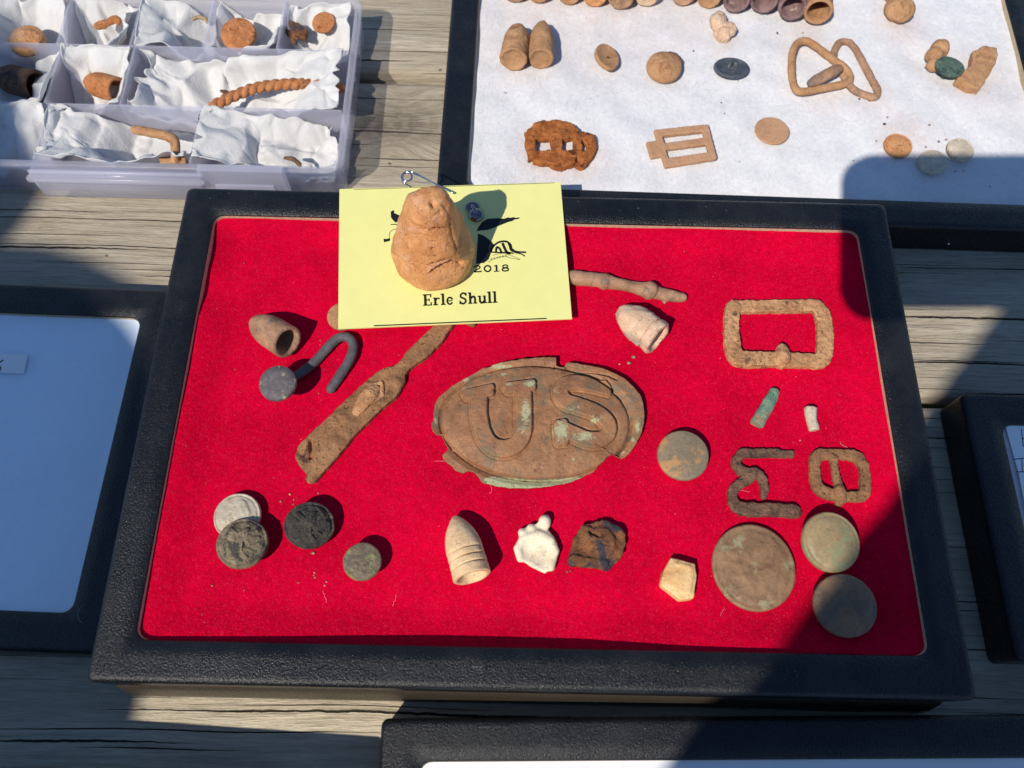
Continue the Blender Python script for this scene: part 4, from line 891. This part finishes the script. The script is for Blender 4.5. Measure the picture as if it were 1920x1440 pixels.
def frame_buckle():
    o = [(1226, 248), (1326, 236), (1342, 298), (1246, 314)]
    def bars(a, b, r): return bar([a, ((a[0] + b[0]) / 2, (a[1] + b[1]) / 2), b], r, z, .45, per=3)
    sh = [slab([(1226, 246), (1327, 235), (1330, 247), (1230, 258)], z, 0, .0024), slab([(1234, 272), (1332, 258), (1335, 271), (1238, 284)], z, 0, .0022), slab([(1242, 300), (1339, 286), (1344, 299), (1247, 315)], z, 0, .0024),
          slab([(1226, 246), (1238, 245), (1256, 312), (1246, 315)], z, .0002, .0023), slab([(1314, 237), (1327, 235), (1344, 299), (1331, 302)], z, .0002, .0023), slab([(1211, 268), (1236, 265), (1244, 293), (1220, 298)], z, .0001, .0022)]
    return piece('frame_buckle', 'flat tan rectangular buckle with two slots and a side tab', 'buckle', sh, M['mudflat'], voxel=.0004, smooth=2, amp=.00012, seed=46)
frame_buckle()
wdisc('flat_disc', 'plain flat tan disc in the white case', 'disc', 1448, 244, 32, M['mudflat'], lift=.0006, th=.0012, dome=.0001, amp=.00006, sc=(1, .98))
wdisc('ochre_button', 'ochre button with concentric rings, near two grey ones', 'button', 1685, 271, 26, M['clay'], lift=.0010, dome=.0008, lip=.0005)
wdisc('chipped_button', 'grey-tan button with a chipped edge beside the ochre one', 'button', 1750, 302, 26, M['bone'], lift=.0012, dome=.0006, tilt=(0, -6), amp=.0003)
wdisc('ringed_button', 'grey-tan button with a ringed face and dark edge', 'button', 1803, 279, 25, M['bone'], lift=.0012, dome=.0006, lip=.0005, tilt=(0, 5))
for q in ((1020, 5, .04, .35), (1150, 10, .04, .35), (985, 110, .014, .5), (1045, 310, .016, .45), (1100, 300, .012, .4), (1520, 60, .012, .5), (1690, 45, .012, .6), (1640, 185, .012, .35), (1700, 245, .012, .5), (1840, 150, .02, .35), (1560, 175, .012, .35), (1355, 75, .008, .6), (1280, 45, .02, .3)): note(*q)

wc, whw, whd, _ = case('white_lined_case', 'large black framed case lined with white batting behind the red one', .1078, .2308, math.radians(-.75), .305, .255, .019, 0)
pad(wc, whw, whd, bat_z, M['batting'], 'batting_lining', .0022, white_relics, (.1078, .2308), math.radians(-.75))
def wisps(root, hw, hd, n, seed):
    """loose curled fibres of the batting"""
    r = np.random.default_rng(seed); V, F = [], []
    for i in range(n):
        x, y = r.uniform(-hw, hw), r.uniform(-hd, hd * .2); a = r.uniform(0, 6.28); L = r.uniform(.0008, .0020); w = .00003; top = r.uniform(.0001, .0008); o = len(V)
        for k_ in range(4):
            z_ = bat_z(x, y) + top * math.sin(math.pi * k_ / 3) + .00003
            V += [(x - math.sin(a) * w, y + math.cos(a) * w, z_), (x + math.sin(a) * w, y - math.cos(a) * w, z_)]
            x += math.cos(a) * L; y += math.sin(a) * L; a += r.uniform(-.9, .9)
        F += [(o + 2 * k_, o + 2 * k_ + 1, o + 2 * k_ + 3, o + 2 * k_ + 2) for k_ in range(3)]
    o = link('batting_fibre', mesh(V, F), M['wisp'], root, True, smooth=False); o['kind'] = 'stuff'
wisps(wc, whw - .002, whd - .002, 26000, 8)
pn = P(1788, 472, .006)
link('pin_head', mesh(*ball((pn[0] - .1078, -.1277, .006), .0007)), M['chrome'], bpy.data.objects['white_lined_case'], True)
def flat_z(x, y): return .0168 + .0005 * mn.noise(Vector((x * 30, y * 30, 5)))
bc, bhw, bhd, _ = case('shaded_case', 'black framed case with plain lining tinted with pale blue sky light and a paper label', -.2578, -.0135, math.radians(-1.0), .203, .152, .019, 0)
pad(bc, bhw, bhd, flat_z, M['skypad'], 'felt_lining', .003)
lb = [P(-70, 662, .0180), P(52, 664, .0180), P(44, 700, .0180), P(-80, 697, .0180)]
bl_ = tag(link('paper_label', mesh(*prism([q[:2] for q in lb], .0176, .0180)), M['paper'], smooth=False), 'white paper label strip with a dark pen mark in the shaded case', 'label')
k = Ink(.0180); k.stroke(spline([(6, 675), (-3, 681), (-9, 690), (-6, 697), (0, 694), (1, 688), (-5, 687)], 4), 2.2); k.build('pen_mark', M['ink'], bl_)
nc, nhw, nhd, _ = case('note_case', 'black framed case with a handwritten paper inside, beside bare planks', .2555, -.033, 0, .152, .107, .019, 0)
pad(nc, nhw, nhd, flat_z, M['batting'], 'batting_lining', .003)
nt_ = [P(1884, 792.5, .0182), P(2110, 792, .0182), P(2160, 1080, .0182), P(1951, 1100, .0182), P(1911, 890, .0182)]
npap = tag(link('note_paper', mesh(*prism([q[:2] for q in nt_], .0178, .0182)), M['paper'], smooth=False), 'white note paper with dark blue handwriting in the smaller case', 'paper')
k = Ink(.0182); k.stroke([(1915, 804), (1919, 838)], 1.6); k.stroke([(1916, 823), (1930, 821)], 1.5); k.stroke([(1902, 861.5), (1910, 860), (1930, 858.5)], 1.6); k.stroke([(1916, 860), (1917, 884)], 1.5); k.stroke([(1906, 884.5), (1930, 885)], 1.6); k.build('handwriting', M['blueink'], npap)
lc_, lhw, lhd, _ = case('front_case', 'black framed case with a white card inside, along the near edge of the red one', .1015, -.2086, math.radians(1.40), .305, .203, .019, 0)
pad(lc_, lhw, lhd, flat_z, M['paper'], 'white_backing', .004)
case('stacked_case', 'closed black case standing near the front table edge', -.1805, -.2195, math.radians(-2.4), .203, .152, .045, 0)

# ------------------------------------------------------------------ plastic organiser box
BT = .024; bx1 = P(668, 100, BT)[0]; by0 = P(500, 320, BT)[1]; y1 = P(300, 198, BT)[1]; y2 = P(300, 86, BT)[1]; by1 = y2 + .0368; bx0 = bx1 - .272
bcx, bcy = (bx0 + bx1) / 2, (by0 + by1) / 2; bhw2, bhd2 = (bx1 - bx0) / 2, (by1 - by0) / 2
org = tag(empty('organiser_box', (bcx, bcy, 0)), 'clear lavender plastic compartment box full of crumpled white paper', 'box')
L = []
def bl(ins, r, z): L.append([(x, y, z) for x, y in rr(bhw2 - ins, bhd2 - ins, r, 8)])
bl(.0030, .006, .0004); bl(.0022, .0066, .002); bl(.0015, .007, BT - .003); bl(.0002, .008, BT - .0026); bl(0, .008, BT - .0004); bl(.0004, .0078, BT); bl(.0028, .006, BT); bl(.0034, .0056, BT - .0006); bl(.0042, .0050, .0022)
link('shell', mesh(*loft(L, True, True)), M['plastic'], org, True)
def wall(x0, x1, ya, yb, top=BT - .0006):
    V, F = prism([(x0 - bcx, ya - bcy), (x1 - bcx, ya - bcy), (x1 - bcx, yb - bcy), (x0 - bcx, yb - bcy)], .0024, top)
    link('divider', mesh(V, F), M['plastic'], org, True, smooth=False)
t = .0011
for yy in (y1, y2): wall(bx0 + .004, bx1 - .004, yy - t / 2, yy + t / 2)
rows = {1: (by0 + .004, y1 - t / 2 - .0001, [P(72, 260, BT)[0], P(364, 260, BT)[0]]), 2: (y1 + t / 2 + .0001, y2 - t / 2 - .0001, [P(98, 140, BT)[0], P(238, 140, BT)[0]]), 3: (y2 + t / 2 + .0001, by1 - .004, [P(u, 40, BT)[0] for u in (118, 254, 390, 527)])}
for k_, (ya, yb, xs) in rows.items():
    for x in xs: wall(x - t / 2, x + t / 2, ya, yb)
# latch bar and snap tab on the near side
lx0, lx1 = P(50, 328, BT)[0], P(372, 335, BT)[0]
lt = mesh(*join([tube([(lx0 - bcx, -bhd2 - .0052, BT - .0030), (lx1 - bcx, -bhd2 - .0052, BT - .0030)], .0019, 12), box(lx0 - bcx, lx1 - bcx, -bhd2 - .0050, -bhd2 + .0004, BT - .0026, BT - .0012), tube([(lx0 - bcx, -bhd2 - .0022, BT - .0016), (lx1 - bcx, -bhd2 - .0022, BT - .0016)], .0012, 10), box(lx0 - bcx + .001, lx1 - bcx - .001, -bhd2 - .0058, -bhd2 - .0044, .008, BT - .004)]))
link('latch_bar', lt, M['plastic'], org, True)
tx0, tx1 = P(378, 300, BT)[0], P(536, 300, BT)[0]
link('snap_tab', mesh(*join([box(tx0 - bcx, tx1 - bcx, -bhd2 - .0035, -bhd2 + .0002, .010, BT + .0032), box(tx0 - bcx + .006, tx1 - bcx - .006, -bhd2 - .0048, -bhd2 - .0036, .012, .018)])), M['plastic'], org, True, smooth=False)

def towel(label, x0, x1, ya, yb, seed, zc=.010, amp=.019, rot=0.0, shrink=1.0, bowl=.007, tilt=(0, 0)):
    """one crumpled sheet of paper towel: sharp creases in many directions"""
    r = np.random.default_rng(seed); n = 56; cx, cy, hw, hd = (x0 + x1) / 2, (ya + yb) / 2, (x1 - x0) / 2, (yb - ya) / 2
    nx = max(24, int(n * min(2.4, hw / hd))) if hw > hd else n
    a, b = np.meshgrid(np.linspace(-1, 1, nx + 1), np.linspace(-1, 1, n + 1))
    wob = np.array([[1 + .22 * mn.noise(Vector((1.3 * x, 1.3 * y, seed * 2.7))) + .10 * mn.noise(Vector((4 * x, 4 * y, seed * 1.9))) for x, y in zip(rx, ry)] for rx, ry in zip(a, b)])
    X_, Y_ = a * hw * shrink * wob, b * hd * shrink * np.roll(wob, 9, 1)
    c, s = math.cos(rot), math.sin(rot); Xr, Yr = c * X_ - s * Y_, s * X_ + c * Y_
    h = np.zeros_like(a)
    for i in range(22):
        th = r.uniform(0, math.pi); f = r.uniform(-1, 1) * (.018 if hw < .03 else .035); w = r.uniform(.3, 1) * (1 if r.random() < .55 else -1)
        h += w * np.abs(X_ * math.cos(th) + Y_ * math.sin(th) - f * .9)
    h = h / (np.abs(h - h.mean()).max() + 1e-9); h = (h - h.mean()) * amp
    g = np.array([[mn.noise(Vector((x * 160, y * 160, seed))) for x, y in zip(rx, ry)] for rx, ry in zip(X_, Y_)])
    g2 = np.array([[mn.noise(Vector((x * 75, y * 75, seed + 3.3))) for x, y in zip(rx, ry)] for rx, ry in zip(X_, Y_)])
    h += .0022 * np.abs(g) + .011 * (np.abs(g2) - .25) + bowl * (np.maximum(np.abs(a), np.abs(b)) ** 3) + tilt[0] * a + tilt[1] * b
    Xr = Xr + .0045 * g2 + .0015 * g; Yr = Yr + .0045 * np.roll(g2, 7, 0) + .0015 * np.roll(g, 5, 1)
    Z = zc + h; Z = np.where(Z > .020, .020 + (Z - .020) * .45, Z); Z = np.clip(Z, .0026, BT + .003)
    Xr = np.clip(Xr, -hw + .0006, hw - .0006); Yr = np.clip(Yr, -hd + .0006, hd - .0006)
    V = np.stack([cx + Xr, cy + Yr, Z], -1).reshape(-1, 3); m = nx + 1
    F = [(j * m + i, j * m + i + 1, (j + 1) * m + i + 1, (j + 1) * m + i) for j in range(n) for i in range(nx)]
    o = link('paper_towel', mesh(V, F), M['tissue'])
    sd = o.modifiers.new('thick', 'SOLIDIFY'); sd.thickness = .0003; sd.offset = -1
    return tag(o, label, 'paper', 'crumpled paper towels in the plastic box')
def cell(row, k):
    ya, yb, xs = rows[row]; e = [bx0 + .005] + [x for x in xs] + [bx1 - .0045]; return e[k] + .001, e[k + 1] - .001, ya + .0004, yb - .0004
for row, k_, lab, kw in (
        (3, 0, 'crumpled paper towel stained beside a brown round relic', dict(seed=1, zc=.013, tilt=(.002, .004))),
        (3, 1, 'crumpled paper towel around small orange fragments', dict(seed=2, zc=.010)),
        (3, 2, 'crumpled paper towel heaped beside a dark ring', dict(seed=3, zc=.012, tilt=(.004, -.002))),
        (3, 3, 'folded paper towel behind an orange disc split by a dark edge', dict(seed=4, zc=.009, tilt=(.002, .005))),
        (3, 4, 'paper towel under a cracked orange disc', dict(seed=15, zc=.010, tilt=(.002, .004), amp=.006)),
        (2, 0, 'paper towel under a dark hollow bullet', dict(seed=6, zc=.008)),
        (2, 1, 'paper towel folded around a rust-orange bullet', dict(seed=7, zc=.011, tilt=(-.003, .003))),
        (2, 2, 'long crumpled paper towel holding a twisted rod', dict(seed=8, zc=.011, amp=.019)),
        (1, 0, 'brown-stained paper towel in the end compartment', dict(seed=9, zc=.011)),
        (1, 1, 'wide crumpled paper towel under a bent rod', dict(seed=10, zc=.011, amp=.020)),
        (1, 2, 'puffy paper towel beside the snap tab', dict(seed=11, zc=.014, amp=.018, tilt=(-.002, .002)))):
    x0, x1, ya, yb = cell(row, k_)
    if k_ == 0: x0 = max(x0, x1 - .040 if row == 3 else x1 - .036)
    towel(lab, x0, x1, ya, yb, **kw)
zt = .0165
disc('brown_lump', 'dark brown round relic half sunk in stained paper towel', 'disc', 48, 72, 33, M['clay'], z=.012, lift=.004, th=.004, dome=.003, amp=.0006, shank=False)
piece('orange_fragment', 'small broken orange fragments on paper towel', 'fragment', [bar([(183, 48), (195, 45), (208, 40)], [9, 10, 6], .016, .6), bar([(207, 40), (216, 36), (222, 42)], [7, 8, 6], .016, .7)], M['orange'], amp=.0007, seed=50)
def ring_button(u, v, r, zz):
    c = P(u, v, zz); R = pxr(u, v, zz, r)
    me = lathe([(-.001, R * .2), (-.001, R * .95), (.0006, R), (.0014, R * .93), (.0009, R * .72), (.0014, R * .5), (.0006, R * .34), (-.0002, R * .25), (-.0002, R * .02)], c, (.2, -.35, 1), 48, 3, .0001, 300)
    return tag(link('dark_ring', me, M['slate']), 'dark grey ring-shaped button in the plastic box', 'button')
ring_button(293, 19, 17, .019)
piece('brass_loop', 'thin brassy loop half buried in paper towel', 'loop', [bar([(362, 36), (374, 32), (386, 36), (388, 42)], [3.5, 4, 4, 3], .018, 1.0)], M['bronzegreen'], amp=.0001, seed=51, voxel=.0004)
disc('split_disc', 'orange crusted disc with one dark edge in the plastic box', 'disc', 446, 62, 33, M['orange'], z=.013, lift=.004, th=.0030, dome=.0012, tilt=(12, 0), amp=.0006, shank=False)
disc('cracked_disc', 'round orange disc with dark cracks on white paper towel', 'disc', 606, 41, 22, M['orange'], z=.015, lift=.004, th=.0016, dome=.0003, tilt=(10, -6), amp=.0003, shank=False)
piece('brown_shards', 'brown shards of rusty shell beside the cracked disc', 'shard', [bar([(532, 52), (545, 68), (552, 80)], [4, 6, 5], .015, .7), slab([(543, 42), (560, 46), (577, 58), (574, 76), (556, 70), (546, 60)], .016, 0, .003)], M['shard'], amp=.0006, seed=52)
bpy.data.objects['brown_shards'].name = 'brown_shard'
bullet('dark_bullet', 'large dark brown hollow bullet in the plastic box', (-8, 138), (72, 165), 27, M['brown'], z=.007, pitch=8, nose=.45, cavity=.8, seed=53, amp=.0004, tipr=.25)
bullet('rust_bullet', 'rust-orange bullet wedged under folded paper towel', (160, 150), (222, 172), 23, M['orange'], z=.008, pitch=6, nose=.4, cavity=.8, seed=54, amp=.0004, tipr=.3)
def rope():
    ctr = spline([(398, 200, 0), (430, 184, .001), (470, 168, .002), (510, 160, .0025), (560, 157, .0025), (610, 160, .002), (642, 166, .001)], 14)
    k_ = pxr(520, 165, .016, 10) / 10; sh = []
    pts = [np.array(P(q[0], q[1], .0165 + q[2])) for q in ctr]
    for ph in (0, math.pi):
        path = []; s = 0
        for i, p in enumerate(pts):
            tg = pts[min(i + 1, len(pts) - 1)] - pts[max(i - 1, 0)]; tg /= np.linalg.norm(tg); sd = np.cross(tg, (0, 0, 1)); sd /= np.linalg.norm(sd); up = np.cross(sd, tg)
            if i: s += np.linalg.norm(p - pts[i - 1])
            a = s / .0085 * 2 * math.pi + ph; path.append(p + (sd * math.cos(a) + up * math.sin(a)) * .0013)
        sh.append(tube(path, .00165, 10))
    return piece('twisted_rod', 'rusty rod twisted like a rope in the plastic box', 'rod', sh, M['orange'], voxel=.0004, smooth=1, amp=.00012, seed=55)
rope()
piece('bent_rod', 'brown rod bent at a right angle with a flat foot', 'rod', [bar([(252, 243, .004), (275, 247, .004), (305, 253, .004), (325, 262, .004), (329, 280, .003), (328, 302, .001)], [8.5, 9, 9, 9.5, 8.5, 8], .0165, 1.0, per=6), slab([(300, 298), (352, 298), (350, 309), (302, 309)], .0155, 0, .003)], M['mud'], voxel=.0005, smooth=2, amp=.0002, seed=56)
piece('curved_sliver', 'thin brown curved sliver near the box corner', 'fragment', [bar([(534, 296), (548, 298), (560, 306), (564, 312)], [4, 5, 5, 3], .017, .8)], M['brown'], amp=.0002, seed=57)
piece('dark_sliver', 'dark brown sliver tucked in the long paper towel', 'fragment', [bar([(414, 170), (424, 173), (433, 175)], [3, 5, 3], .017, .8)], M['brown'], amp=.0002, seed=58)

# ------------------------------------------------------------------ crumbs of earth
def crumbs(name, spots, label, m):
    sh = []; r = random.Random(3)
    for u, v, s, z_ in spots:
        p = P(u, v, z_); R = pxr(u, v, z_, s); sh.append(ball((p[0], p[1], p[2] + R * .4), R, (r.uniform(.8, 1.3), r.uniform(.7, 1.1), .7), 7, 5))
    o = link(name, mesh(*join(sh)), m); return tag(o, label, 'crumbs', None, 'stuff')
sp = [(526.5, 940.6, 2.6), (544, 927, 2.4), (550, 946, 1.8), (551, 937, 1.5), (597, 925, 2.0), (587, 1037, 3.4), (590, 1074, 1.8), (589, 1079, 1.6), (591, 1083, 1.8), (560, 1092, 2), (612, 1091, 2.2), (609, 1098, 1.8), (1187.6, 670, 4.4), (1179, 681, 3.4), (1161.6, 683, 1.6), (1063, 1073, 2.2), (1069, 1071, 1.6), (398, 1098, 2.0), (458, 1107, 1.2), (1487, 830, 1.6), (1500, 826, 1.6)]
rq = random.Random(11)
for i in range(70): sp.append((rq.uniform(330, 1600), rq.uniform(450, 1180), rq.uniform(.5, 1.0)))
crumbs('earth_crumbs', [(u, v, s, fz(u, v)) for u, v, s in sp], 'scattered crumbs of pale earth on the red felt', M['crumb'])
sp = [(1457, 62, 2.2), (1505, 62, 1.4), (1352, 193, 1.6), (1358, 213, 1.6), (1664, 220, 1.8), (1658, 233, 2.6), (1742, 235, 2.4), (1643, 265, 1.8), (1760, 266, 2), (1774, 262, 1.8), (1600, 301, 1.5), (1791, 322, 1.5), (1806, 321, 1.6), (1611, 186, 2), (1630, 189, 1.8), (1300, 96, 1.6), (947, 174, 1.4), (1856, 350, 1.4), (1271, 267, 1.4), (1735, 127, 1.8), (1736, 276, 1.6)]
for i in range(24): sp.append((rq.uniform(920, 1860), rq.uniform(60, 350), rq.uniform(.5, .9)))
crumbs('earth_specks', [(u, v, s, ZB) for u, v, s in sp], 'dark specks of earth scattered on the white batting', M['irondark'])

def lint(name, spots, label, m):
    sh = []; r = random.Random(5)
    for u, v, z_, L in spots:
        p = np.array(P(u, v, z_ + .0003)); a = r.uniform(0, 6.28); path = []
        for i in range(7):
            path.append(tuple(p + np.array((0, 0, .0002 * math.sin(i))))); p = p + np.array((math.cos(a), math.sin(a), 0)) * L / 6; a += r.uniform(-.6, .6)
        sh.append(tube(path, .000024, 5))
    return tag(link(name, mesh(*join(sh)), m), label, 'lint', None, 'stuff')
ls = [(160, 1132, .0192, .009), (1213, 530, .035, .005), (1110, 525, .034, .005), (905, 1248, .0382, .004)]
for i in range(10): u, v = rq.uniform(330, 1620), rq.uniform(450, 1180); ls.append((u, v, fz(u, v), rq.uniform(.002, .005)))
lint('lint', ls, 'stray pale hairs of lint on the felt and frames', M['wisp'])
ds = []
for i in range(260):
    k_ = rq.random(); u, v = (rq.uniform(180, 1500), rq.uniform(1215, 1280)) if k_ < .6 else (rq.uniform(185, 250) + (1250 - rq.uniform(700, 1250)) * .12, rq.uniform(700, 1250)) if k_ < .8 else (rq.uniform(370, 1560), rq.uniform(358, 400))
    q_ = P(u, v, RED_TOP); e_ = max(abs(q_[0]) / .1385, abs(q_[1]) / .0882)
    if e_ > 1.03 and abs(q_[0]) < .150 and abs(q_[1]) < .0985: ds.append((u, v, rq.uniform(.25, .6), RED_TOP + .0001))
crumbs('dust_specks', ds, 'fine pale dust on the black frame of the red case', M['bone'])

# ------------------------------------------------------------------ the photographer and a bystander, whose shadows fall on the table
ax = Vector(ROT[:, 0]); ay = Vector(ROT[:, 1]); az = Vector(ROT[:, 2]); cl_ = Vector(CAM_LOC)
ph = [(-.0068, -.045), (.131, -.045), (.131, .0258), (-.0068, .0258)]
pts = [(x, y) for x, y in rr(.0689, .0354, .013)]
V = [tuple(cl_ + ax * (x + .0621) + ay * (y - .0096) + az * (.003 + k_ * .0075)) for k_ in (0, 1) for x, y in pts]; n = len(pts)
F = [tuple(range(n - 1, -1, -1)), tuple(range(n, 2 * n))] + [(i, (i + 1) % n, n + (i + 1) % n, n + i) for i in range(n)]
tag(link('phone', mesh(V, F), M['phone'], smooth=False), 'black phone held level above the cases', 'phone')
def at_phone(x, y, z): return cl_ + ax * x + ay * y + az * z
person = [tube([(-.12, -.62, .10), (-.12, -.61, .3), (-.105, -.594, .55), (-.077, -.596, .79)], [.14, .14, .15, .15], 16), ball((-.02, -.55, 1.02), .095, (.85, 1, 1.2)), tube([(-.04, -.58, .85), (-.02, -.56, .95)], .055),
          tube([(-.11, -.62, .1), (-.13, -.60, -.3), (-.13, -.62, -.70)], [.09, .065, .05]), tube([(.02, -.62, .1), (.03, -.60, -.3), (.03, -.62, -.70)], [.09, .065, .05]), tube([(-.13, -.62, -.71), (-.13, -.5, -.72)], .04), tube([(.03, -.62, -.71), (.03, -.5, -.72)], .04),
          tube([(.08, -.58, .80), (.21, -.44, .55), (.185, -.27, .40), (.150, -.185, .35)], [.055, .042, .034, .028], 12), tube([(-.13, -.60, .76), (-.135, -.64, .50), (-.09, -.60, .25)], [.05, .042, .035], 12)]
hand = [tube([(.150, -.185, .35), at_phone(.125, -.02, .022)], [.028, .024], 10)]
for i, y in enumerate((-.046, -.028, -.008, .012)): hand.append(tube([at_phone(.135, y, .018), at_phone(.138 - .004 * i, y, .004), at_phone(.112 - .004 * i, y, -.0005 if False else .0006)], [.008, .0075, .0065], 8))
hand.append(tube([at_phone(.130, -.045, .020), at_phone(.098, -.056, .014), at_phone(.080, -.047, .012)], [.011, .0095, .008], 8))
o = link('person', solid(person + hand, .006, 3, 0, 1), M['cloth']); tag(o, 'person in dark clothes holding up a phone to photograph the cases', 'person')
by = [tube([(-.40, -.57, .12), (-.452, -.56, .30), (-.555, -.55, .50), (-.635, -.55, .72)], [.14, .138, .14, .125], 16), ball((-.815, -.565, .98), .092, (.9, 1, 1.2)), tube([(-.66, -.55, .78), (-.76, -.56, .90)], .05),
      tube([(-.34, -.58, .1), (-.33, -.6, -.3), (-.33, -.62, -.70)], [.09, .065, .05]), tube([(-.47, -.58, .1), (-.5, -.6, -.3), (-.52, -.62, -.70)], [.09, .065, .05]), tube([(-.33, -.62, -.71), (-.33, -.5, -.72)], .04), tube([(-.52, -.62, -.71), (-.52, -.5, -.72)], .04),
      tube([(-.60, -.55, .76), (-.74, -.54, .70), (-.80, -.56, .45), (-.74, -.55, .22)], [.08, .06, .045, .035], 12), tube([(-.56, -.60, .72), (-.56, -.66, .5), (-.48, -.64, .28)], [.05, .042, .035], 12)]
o = link('person', solid(by, .012, 3, 0, 1), M['cloth']); tag(o, 'person in dark clothes leaning sideways by the table', 'person')
